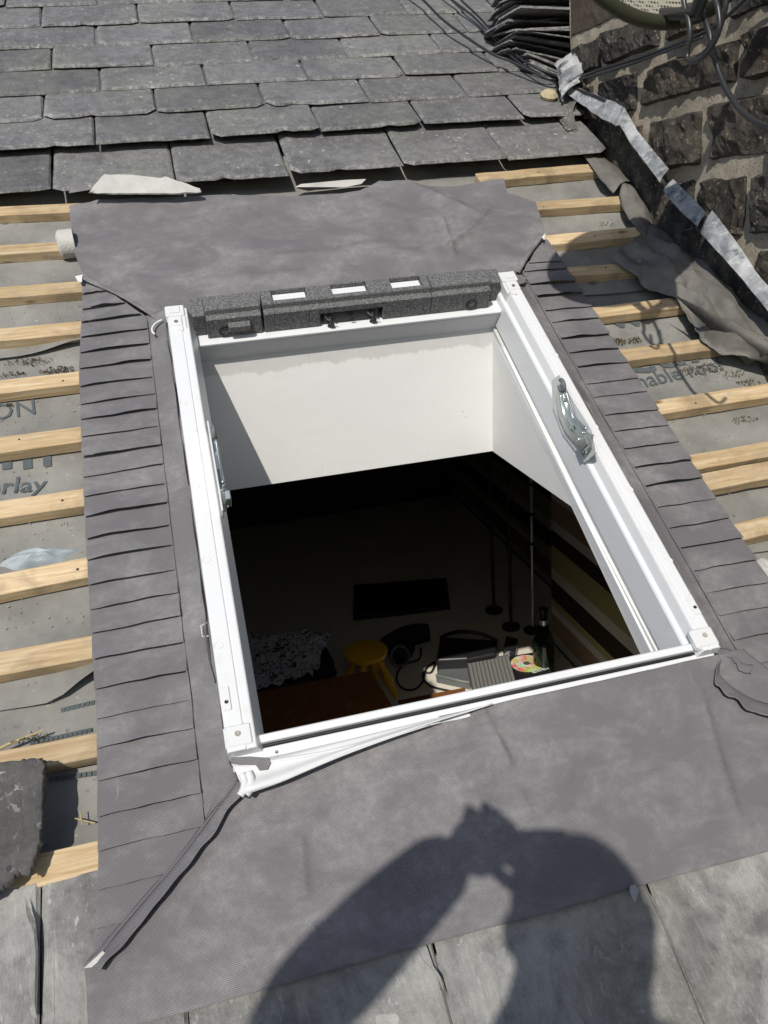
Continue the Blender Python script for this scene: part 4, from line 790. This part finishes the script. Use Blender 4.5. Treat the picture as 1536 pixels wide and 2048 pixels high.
for p in (tp[0], tp[1], tp[3], tp[4]):
    c = Vector((sum(q[0] for q in tp)/5, sum(q[1] for q in tp)/5, 0)); q = Vector((p[0], p[1], 0)).lerp(c, .12)
    obj('leg', MB().box((q.x-.02, q.y-.02, RF), (q.x+.02, q.y+.02, -1.1602)), M['oak'], tb)
pk = [(0.685,1.975,-1.3),(0.999,1.966,-1.3),(0.95,1.795,-1.3),(0.649,1.807,-1.3)]
ch = thing('chest', 'orange wooden chest top edge caught by the sun below the sill', 'chest', (pk[0][0], pk[0][1], RF), roof=False)
obj('lid', MB().prism([(p[0], p[1]) for p in pk], -1.32, -1.3), M['oak'], ch, bev=.003)
cc = Vector((sum(p[0] for p in pk)/4, sum(p[1] for p in pk)/4, 0))
obj('body', MB().prism([tuple(Vector((p[0], p[1], 0)).lerp(cc, .06))[:2] for p in pk], RF, -1.3202), M['oak'], ch)
# mattress-like case under a floral throw
bp = [(0.02,2.686,-1.22),(0.443,2.588,-1.22),(0.466,2.32,-1.22),(0.306,2.195,-1.22),(0.054,2.204,-1.22)]
cx_ = sum(p[0] for p in bp)/5; cy_ = sum(p[1] for p in bp)/5
cs = thing('suitcase', 'dark glossy case half covered by the floral cloth', 'case', (cx_, cy_, RF), roof=False)
obj('shell', MB().prism([(p[0], p[1]) for p in bp], RF, -1.24), M['navy'], cs, bev=.02, seg=3, smooth=True)
obj('edge_trim', MB().tube([(p[0], p[1], -1.315) for p in bp+bp[:1]], .008, 8), M['black_plastic'], cs, smooth=True)
ca, cb, cc_, cd_ = [Vector(p) for p in [(0.022,2.675,-1.2),(0.491,2.552,-1.2),(0.34,2.18,-1.2),(0.039,2.134,-1.2)]]
def cloth(a, b):
    p = ca.lerp(cb, a).lerp(cd_.lerp(cc_, a), b); return p + Vector((.02*nz(a*5, b*5, 1.), .02*nz(a*6, b*4, 5.), .035*nz(a*5, b*6, 3.) + .018*nz(a*13, b*12, 8.) - .10*max(0, abs(a-.5)*2-.8)))
obj('floral_cloth', MB().grid(cloth, 48, 36), M['floral'], base=tuple(ca), roof=False, smooth='all', solid=.003, label='crumpled pale floral cloth thrown over the dark case', cat='cloth')
pn = [(0.771,3.366,-1.385),(1.324,3.236,-1.385),(1.227,2.869,-1.385),(0.677,2.953,-1.385)]
tv = thing('floor_mat', 'flat black panel with rounded corners lying on the cream floor', 'panel', pn[0], roof=False)
obj('slab', MB().prism([(p[0], p[1]) for p in pn], RF+.001, -1.375), M['black_plastic'], tv, bev=.008, seg=2)
c = Vector((sum(p[0] for p in pn)/4, sum(p[1] for p in pn)/4, 0))
obj('screen', MB().prism([tuple(Vector((p[0], p[1], 0)).lerp(c, .10))[:2] for p in pn], -1.3755, -1.373), M['glass_dark'], tv)
sh = [Vector(p) for p in [(0.758,2.52,-1.35),(0.849,2.559,-1.35),(0.936,2.58,-1.35),(1.011,2.573,-1.35)]]
bt = thing('slipper', 'dark slipper with pale rim lying beside the yellow stool', 'slipper', tuple(sh[0]), roof=False)
obj('upper', MB().tube(smoothpath([p+Vector((0, 0, .01)) for p in sh], 5), [.045+.012*math.sin(i/15*3.1) for i in range(16)], 16), M['navy'], bt, smooth='all')
oc = Vector([(0.799,2.367,-1.32)][0]); obj('rim', MB().tube([oc + Vector((.045*math.cos(q*.3), .02*math.sin(q*.3), .045*math.sin(q*.3))) for q in range(22)], .007, 8), M['grey_plastic'], bt, smooth='all')
obj('sole', MB().tube([oc+Vector((0, .02, -.02)), oc+Vector((.06, .12, -.03))], .05, 14), M['navy'], bt, smooth='all')
bx_ = [(1.034,2.447,-1.3),(1.291,2.307,-1.3),(1.227,2.164,-1.3),(0.948,2.243,-1.3)]
lb = thing('laptop_bag', 'black padded bag lying behind the grey ribbed box', 'bag', bx_[0], roof=False)
obj('body', MB().prism([(p[0], p[1]) for p in bx_], RF+.001, -1.3), M['black_plastic'], lb, bev=.018, seg=3, smooth=True)
obj('handle', MB().tube(smoothpath([(*bx_[0][:2], -1.31), (*Vector(bx_[0]).lerp(Vector(bx_[1]), .3)[:2], -1.27), (*Vector(bx_[0]).lerp(Vector(bx_[1]), .7)[:2], -1.27), (*bx_[1][:2], -1.31)], 5), .009, 8), M['black_plastic'], lb, smooth='all')
bk2 = [(0.928,2.191,-1.36),(0.997,2.31,-1.36),(1.151,2.27,-1.36),(1.06,2.076,-1.36)]
bo = thing('binder', 'dark grey folder with bright metal edge on the sunlit floor', 'folder', bk2[0], roof=False)
obj('cover', MB().prism([(p[0], p[1]) for p in bk2], RF+.001, -1.36), M['grey_plastic'], bo, bev=.003)
obj('metal_edge', MB().tube([(bk2[0][0], bk2[0][1], -1.356), (bk2[3][0], bk2[3][1], -1.356)], .006, 8), M['zinc'], bo)
# tilted ribbed filter box
ra, rb_, rc_, rd_ = [Vector(p) for p in [(1.011,1.956,-1.16),(1.202,1.945,-1.16),(1.145,1.716,-1.16),(0.949,1.695,-1.16)]]
rbx = thing('ribbed_box', 'dusty grey ribbed filter box standing in the sun by the sill', 'box', (ra.x, ra.y, RF), roof=False)
obj('side', MB().hexa([ra-Vector((0, 0, .05)), rb_-Vector((0, 0, .05)), rc_-Vector((0, 0, .05)), rd_-Vector((0, 0, .05))], [ra, rb_, rc_, rd_]), M['grey_plastic'], rbx, bev=.004)
for k in range(11):
    t0, t1 = (k+.08)/11, (k+.92)/11
    obj('rib', MB().hexa([ra.lerp(rb_, t0).lerp(rd_.lerp(rc_, t0), .14), ra.lerp(rb_, t1).lerp(rd_.lerp(rc_, t1), .14), rd_.lerp(rc_, t1), rd_.lerp(rc_, t0)],
                         [p+Vector((0, 0, .012)) for p in (ra.lerp(rb_, t0).lerp(rd_.lerp(rc_, t0), .14), ra.lerp(rb_, t1).lerp(rd_.lerp(rc_, t1), .14), rd_.lerp(rc_, t1), rd_.lerp(rc_, t0))]), M['soot_grey'], rbx, bev=.003)
obj('end_bar', MB().hexa([ra+Vector((0, 0, .001)), ra.lerp(rb_, .66)+Vector((0, 0, .001)), ra.lerp(rb_, .66).lerp(rc_, .1), ra.lerp(rd_, .12)], [p+Vector((0, 0, .03)) for p in (ra, ra.lerp(rb_, .66), ra.lerp(rb_, .66).lerp(rc_, .1), ra.lerp(rd_, .12))]), M['black_plastic'], rbx, bev=.006)
obj('stand', MB().box((ra.x+.02, rd_.y+.02, RF), (rb_.x-.02, ra.y-.02, -1.2105)), M['grey_plastic'], rbx)
sf = [(1.285,2.142,-1.3),(1.467,2.13,-1.3),(1.405,1.908,-1.3),(1.228,1.897,-1.3)]
cb_ = thing('black_box', 'black printed box under the colourful disc beside the bottle', 'box', sf[0], roof=False)
obj('body', MB().prism([(p[0], p[1]) for p in sf], RF+.001, -1.3), M['black_plastic'], cb_, bev=.004)
dcn = Vector([(1.334,2.045,-1.297)][0])
dsc = thing('disc', 'colourful printed disc with centre hole lying on the black box', 'disc', tuple(dcn), roof=False)
obj('disc_face', MB().lathe([(.012, 0), (.074, 0), (.074, .0015), (.012, .0015)], dcn, 40), M['disc'], dsc, smooth=True)
obj('hub', MB().lathe([(.006, .0), (.016, 0), (.016, .0022), (.006, .0022)], dcn, 24), M['zinc'], dsc)
cu = bpy.data.curves.new('lettering', 'FONT'); cu.body = 'elief'; cu.size = .055; cu.offset = .001
tmp = bpy.data.objects.new('tmp', cu); COL.objects.link(tmp); me = bpy.data.meshes.new_from_object(tmp); bpy.data.objects.remove(tmp)
tl = Vector([(1.327,1.957,-1.298)][0]); tr_ = Vector([(1.434,1.971,-1.298)][0]); ang = math.atan2(tr_.y-tl.y, tr_.x-tl.x)
me.transform(Matrix.Translation(tl-BASE[cb_.name]) @ Matrix.Rotation(ang, 4, 'Z')); obj('lettering', me, M['white_plastic'], cb_)
bc = Vector([(1.413,2.026,-1.4)][0])
bot = thing('bottle', 'tall dark green glass bottle standing against the striped wall', 'bottle', tuple(bc), roof=False)
obj('glass', MB().lathe([(.046, 0), (.05, .006), (.05, .20), (.046, .235), (.028, .285), (.019, .31), (.018, .37), (.021, .372), (.021, .388), (.017, .39)], bc, 28), M['glass_dark'], bot, smooth=True)
obj('foil', MB().lathe([(.0195, .30), (.0195, .33), (.0195, .332)], bc, 24), M['zinc'], bot, smooth=True)
for i, (px, lab, z1) in enumerate((([(1.45,2.769,-1.4)][0], 'thin dark pole standing furthest into the room by the papered wall', -.15), ([(1.466,2.56,-1.4)][0], 'thin dark pole in the middle of the three by the papered wall', -.1), ([(1.559,2.482,-1.4)][0], 'thin dark pole nearest the bottle by the papered wall', -.4))):
    po = thing('pole', lab, 'pole', px, roof=False, group='thin poles by the papered wall'); q = Vector(px)
    obj('shaft', MB().tube([q, Vector((q.x, q.y, z1))], .009, 10), M['zinc' if i == 2 else 'black_plastic'], po, smooth=True)
    obj('foot', MB().lathe([(.05, 0), (.05, .01), (.012, .03)], q, 18), M['black_plastic'], po, smooth=True)
    for k in range(3): obj('collar', MB().lathe([(.0095, 0), (.016, .004), (.016, .012), (.0095, .016)], q+Vector((0, 0, .5+.16*k)), 14), M['black_plastic'], po, smooth=True)
sb = [(1.367,2.382,-1.33),(1.411,2.331,-1.33),(1.341,2.203,-1.33),(1.297,2.25,-1.33)]
sp_ = thing('small_speaker', 'small dark box with round white front in the corner', 'speaker', sb[0], roof=False)
obj('housing', MB().prism([(p[0], p[1]) for p in sb], RF+.001, -1.33), M['black_plastic'], sp_, bev=.006)
obj('front', MB().lathe([(.0001, .002), (.026, .002), (.03, 0)], (Vector(sb[2])+Vector(sb[3]))/2 + Vector((0, -.001, -.03)), 20, ax=(-.2, -1, .1)), M['soot_grey'], sp_)
wc = smoothpath([(0.949,2.522,-1.393),(0.909,2.422,-1.393),(0.834,2.4,-1.393),(0.781,2.351,-1.393),(0.751,2.267,-1.393),(0.765,2.188,-1.393),(0.814,2.169,-1.393),(0.87,2.221,-1.393),(0.915,2.319,-1.393),(0.975,2.361,-1.393),(0.929,2.28,-1.393),(0.892,2.294,-1.393),(0.879,2.218,-1.393),(0.9,2.155,-1.393),(0.965,2.094,-1.393)], 6)
obj('power_lead', MB().tube(wc, .0055, 8), M['cable_rubber'], base=tuple(wc[0]), roof=False, smooth='all', label='thin black lead looped on the floor beside the stool', cat='cable')

# ------------------------------------------------------------------ loose bits on the roof
sc = ribbon([tuple(p) for p in [(-0.143,1.453,0.076),(-0.108,1.527,0.076),(-0.041,1.518,0.076),(0.025,1.493,0.076),(0.04,1.5,0.076),(0.119,1.432,0.076)]], [tuple(p) for p in [(-0.137,1.458,0.07),(-0.107,1.453,0.07),(-0.049,1.445,0.07),(0.024,1.435,0.07),(0.051,1.431,0.07),(0.12,1.426,0.07)]], 20, 5, .0, .003, 0, 3)
obj('white_scrap', sc, M['white_scrap'], base=(-.05, 1.55, .07), solid=.004, label='pale torn plasterboard-like scrap poking out above the collar', cat='scrap')
obj('pale_strip', MB().hexa([(0.365,1.491,0.026),(0.383,1.503,0.026),(0.502,1.506,0.026),(0.559,1.504,0.026),(0.54,1.482,0.026),(0.495,1.473,0.026)], [(0.364,1.484,0.03),(0.382,1.496,0.03),(0.501,1.5,0.03),(0.558,1.497,0.03),(0.539,1.475,0.03),(0.493,1.466,0.03)]), M['white_scrap'], base=(.45, 1.5, .04), label='pale strip showing under the slate tails behind the collar', cat='scrap')
obj('white_packer', MB().tube([(p[0], p[1], .03) for p in [(-0.229,1.316,0.03),(-0.225,1.317,0.03),(-0.22,1.316,0.03),(-0.189,1.318,0.03)]], [.016, .030, .034, .034], 10), M['white_scrap'], base=(-.24, 1.32, .03), smooth=True, label='white rounded packer wrapped round a batten at the collar edge', cat='packer')
def blob(c, ru, rv, h, mat, name, label, cat, sd=0.):
    def fn(a, b):
        q = 2*math.pi*a; r = b*(1+.35*nz(math.cos(q)*1.6, math.sin(q)*1.6, sd)); return (c[0]+ru*r*math.cos(q), c[1]+rv*r*math.sin(q), und(c[0], c[1])+.002+h*(1-b**2.2)*(1+.5*nz(math.cos(q)*b*2.5, math.sin(q)*b*2.5, sd+4)))
    return obj(name, MB().grid(fn, 30, 9), M[mat], base=(c[0], c[1], 0), smooth='all', label=label, cat=cat)
blob([(-0.278,0.449,0)][0], .062, .022, .022, 'putty', 'mortar_dollop', 'smeared grey putty dollop on the underlay above a batten', 'putty', 2.)
blob([(1.005,0.159,0)][0], .03, .03, .012, 'white_scrap', 'plaster_lump', 'white plaster lump on the underlay at the right edge', 'plaster', 6.)
blob([(1.018,0.556,0)][0], .022, .009, .010, 'white_scrap', 'plaster_crumb', 'small pale plaster crumb lying under a batten', 'plaster', 8.)
obj('yellow_stone', MB().lathe([(.001, -.012), (.022, -.008), (.028, .004), (.018, .014), (.001, .018)], [(1.191,1.796,0.075)][0], 9), M['pebble'], base=[(1.191,1.796,0.075)][0], label='yellowish pebble in the gutter beside the spare slates', cat='stone')
lc = [(0.492,-0.29,0.05),(0.501,-0.289,0.05),(0.503,-0.298,0.05),(0.491,-0.311,0.05),(0.489,-0.3,0.05)]
obj('lead_clip', MB().hexa(lc, [(p[0], p[1], p[2]+.003) for p in lc]), M['lead'], base=lc[0], bev=.0008, label='small bent lead clip at the lower edge of the collar', cat='clip')
bd = [(1.299,1.713,0.072),(1.325,1.725,0.072)]
tw = smoothpath([(p[0], p[1], .014) for p in [(-0.323,0.103,0.01),(-0.308,0.108,0.01),(-0.29,0.112,0.01),(-0.275,0.115,0.01),(-0.261,0.118,0.01)]], 4)
twg = thing('twig', 'dry straw coloured twig lying on the underlay at the left', 'twig', tuple(tw[0]))
obj('stem', MB().tube(tw, [lerp(.0028, .0012, i/(len(tw)-1)) for i in range(len(tw))], 6), M['straw'], twg)
for k in range(5): q = tw[6+k]; obj('side_shoot', MB().tube([q, q+Vector((random.uniform(-.015, .015), random.uniform(-.012, .012), .003))], .0009, 5), M['moss'], twg)
s2 = [(-0.223,-0.018,0.004),(-0.196,-0.031,0.004)]; s3 = [(-0.213,-0.03,0.004),(-0.216,-0.01,0.004)]
st2 = thing('straw', 'pair of crossed straw bits on underlay beside the loose slate', 'straw', s2[0])
obj('stalk', MB().tube([(p[0], p[1], .002) for p in s2], .0011, 5), M['straw'], st2); obj('stalk', MB().tube([(p[0], p[1], .003) for p in s3], .0009, 5), M['straw'], st2)
# debris: moss crumbs, grit and chips, too many to count
def debris(name, mat, spots, label, size):
    mb = MB()
    for (u, v, ru, rv, n) in spots:
        for _ in range(n):
            a, r = random.random()*6.28, random.random()**.6; x, y = u+ru*r*math.cos(a), v+rv*r*math.sin(a)
            if hole(x, y): continue
            z = und(x, y)+.007; s_ = size*random.uniform(.4, 1.5); d = Vector((random.uniform(-1, 1), random.uniform(-1, 1), random.uniform(.1, .8))).normalized(); e = d.orthogonal().normalized()
            p = Vector((x, y, z)); q = [p-d*s_, p+e*s_*.4, p+d*s_, p-e*s_*.4, p+d.cross(e)*s_*.4]
            mb.add(q, [(0, 1, 4), (1, 2, 4), (2, 3, 4), (3, 0, 4), (0, 3, 2, 1)])
    return obj(name, mb, M[mat], kind='stuff', label=label, cat='debris')
def spot(l, ru, rv, n): return [(p[0], p[1], ru, rv, n) for p in l]
debris('moss_crumbs', 'moss', spot([(-0.313,0.959,0),(-0.279,0.953,0),(-0.249,0.928,0),(-0.332,0.927,0)], .03, .010, 60) + spot([(-0.254,0.921,0),(-0.224,0.923,0)], .02, .010, 60) + spot([(0.993,0.798,0),(1.032,0.798,0),(0.977,0.804,0)], .02, .008, 80) + spot([(1.19,0.803,0),(1.162,0.677,0),(1.117,0.677,0)], .03, .015, 70)
       + spot([(1.211,0.652,0),(1.233,0.623,0),(1.156,0.512,0),(0.986,0.551,0)], .03, .012, 60) + spot([(-0.33,0.831,0)], .006, .005, 25) + spot([(1.013,1.004,0)], .012, .008, 60) + spot([(1.284,1.27,0),(1.19,1.259,0)], .05, .012, 60) + spot([(-0.285,0.117,0)], .03, .006, 40), 'brown moss crumbs and dirt scattered over the underlay', .0024)
debris('plaster_chips', 'chip', spot([(-0.298,1.391,0),(-0.295,1.09,0),(-0.294,0.959,0),(-0.292,0.81,0),(-0.29,0.638,0),(-0.272,0.483,0),(-0.287,0.322,0),(-0.271,0.175,0)], .10, .05, 22) + spot([(1.131,1.292,0),(1.293,1.419,0),(1.158,0.67,0),(1.073,0.558,0),(1.038,0.366,0),(1.119,0.693,0),(1.166,1.239,0)], .07, .04, 34) + spot([(1.011,0.554,0),(0.99,0.536,0)], .02, .008, 14), 'tiny pale chips and grit scattered over the underlay', .0022)

# ------------------------------------------------------------------ the photographer, standing behind the camera
def up(S0, t): return W3(S0) - SUN*t
TC = 1.235
P_ = dict(hand=up([(0.37,-0.18,0.045)][0], TC+.06), wrist=up([(0.279,-0.193,0.045)][0], TC+.11), fore=up([(0.161,-0.253,0.045)][0], TC+.20), elbow=up([(-0.003,-0.349,0.045)][0], TC+.32))
head = up([(0.409,-0.322,0.045)][0], TC+.34)
zz = Vector((0, 0, 1)); back = Vector((-.2, -.9, 0)).normalized(); right = Vector((.95, -.2, 0)).normalized()
neck = head - zz*.13 + back*.03; chest = neck - zz*.16 + back*.05; belly = chest - zz*.25; pelvis = belly - zz*.18
feetz = -1.05
shl = chest + zz*.10 - right*.19; shr = chest + zz*.10 + right*.15
handr = up([(0.386,-0.209,0.045)][0], TC+.09); elr = shr - zz*.26 - back*.12
person = thing('person', 'person in dark jacket holding up a phone, seen only as a shadow', 'person', (pelvis.x, pelvis.y, feetz), roof=False)
def skin(name, J, E, mat, root):
    bm = bmesh.new(); ly = bm.verts.layers.skin.verify(); b = BASE[person.name]; V = []
    for i, (p, r) in enumerate(J):
        v = bm.verts.new(Vector(p)-b); v[ly].radius = (r, r) if not isinstance(r, tuple) else r; v[ly].use_root = (i == root); V.append(v)
    for a, c in E: bm.edges.new((V[a], V[c]))
    me = bpy.data.meshes.new(name); bm.to_mesh(me); bm.free(); me.materials.append(mat)
    o = bpy.data.objects.new(name, me); COL.objects.link(o); o.parent = person; o.modifiers.new('skin', 'SKIN'); s_ = o.modifiers.new('sub', 'SUBSURF'); s_.levels = 2; s_.render_levels = 2; return o
hipl, hipr = pelvis - right*.1 - zz*.05, pelvis + right*.1 - zz*.05
kl, kr = hipl - zz*.40 - back*.04, hipr - zz*.40 - back*.03; fl, fr = Vector((kl.x, kl.y-.05, feetz+.08)), Vector((kr.x, kr.y-.05, feetz+.08))
J = [(pelvis, .14), (belly, .14), (chest, .15), (neck, .07), (head-zz*.02, .075), (shl, .075), (P_['elbow'], .066), (P_['fore'], .059), (P_['wrist'], .046), (shr, .075), (elr, .055), (elr.lerp(handr, .8), .036),
     (hipl, .10), (kl, .065), (fl, .045), (fl+Vector((0, .16, -.05)), .035), (hipr, .10), (kr, .065), (fr, .045), (fr+Vector((0, .16, -.05)), .035)]
skin('body', J, [(0, 1), (1, 2), (2, 3), (3, 4), (2, 5), (5, 6), (6, 7), (7, 8), (2, 9), (9, 10), (10, 11), (0, 12), (12, 13), (13, 14), (14, 15), (0, 16), (16, 17), (17, 18), (18, 19)], M['jacket'], 0)
def headpt(a, b):
    q, w = 2*math.pi*a, math.pi*b; x, y, z = math.sin(w)*math.cos(q), math.sin(w)*math.sin(q), math.cos(w)
    f_ = max(0, y); return head + right*(.088*x*(1-.12*max(0, -z))) - back*(.108*y + .022*f_*math.exp(-((z+.1)/.16)**2-(x/.16)**2)) + zz*(.125*z)
hd = obj('head', MB().grid(headpt, 28, 18), M['skin'], person, smooth='all')
obj('hair', MB().grid(lambda a, b: head + (Vector(headpt(a, b*.62))-head)*1.07 + back*.012, 28, 12), M['jacket'], person, smooth='all', solid=.008)
for s_ in (-1, 1): obj('ear', MB().lathe([(.02, 0), (.026, .006), (.02, .012)], head+right*.086*s_, 12, ax=right*s_), M['skin'], person)
def hand(root, to, sgn, name='hand'):
    d = (to-root).normalized(); sd = d.cross(zz).normalized()*sgn; nm = sd.cross(d)
    mbp = [(root, .03), (root+d*.035, .036), (root+d*.065, .036)]; J = list(mbp); E = [(0, 1), (1, 2)]
    for k, l in enumerate((.034, .040, .037, .03)):
        o = root + d*.065 + sd*(.016*(k-1.5)); i = len(J); J += [(o+d*.008, .0095), (o+d*(.006+l*.4)+nm*.018, .009), (o+d*(l*.2)+nm*.036, .008)]; E += [(2, i), (i, i+1), (i+1, i+2)]
    i = len(J); J += [(root+d*.04+sd*.04, .012), (root+d*.075+sd*.06+nm*.015, .010), (root+d*.10+sd*.055+nm*.03, .009)]; E += [(1, i), (i, i+1), (i+1, i+2)]
    return skin(name, J, E, M['skin'], 0)
hand(P_['wrist'], P_['hand'], 1); hand(elr.lerp(handr, .8), handr, -1)
R3 = cam.matrix_world.to_3x3(); cx3, cy3, cz3 = R3.col[0], R3.col[1], R3.col[2]; cp = cam.matrix_world.translation
phone = thing('phone', 'slim dark phone held up by the photographer behind the view', 'phone', tuple(cp+cz3*.04), roof=False)
pm = MB(); c0 = cp + cz3*.03 - cx3*.042 - cy3*.05
pm.hexa([c0+cx3*a+cy3*b for a, b in ((-.036, -.074), (.036, -.074), (.036, .074), (-.036, .074))], [c0+cx3*a+cy3*b+cz3*.008 for a, b in ((-.036, -.074), (.036, -.074), (.036, .074), (-.036, .074))])
obj('body', pm, M['black_plastic'], phone, bev=.002)
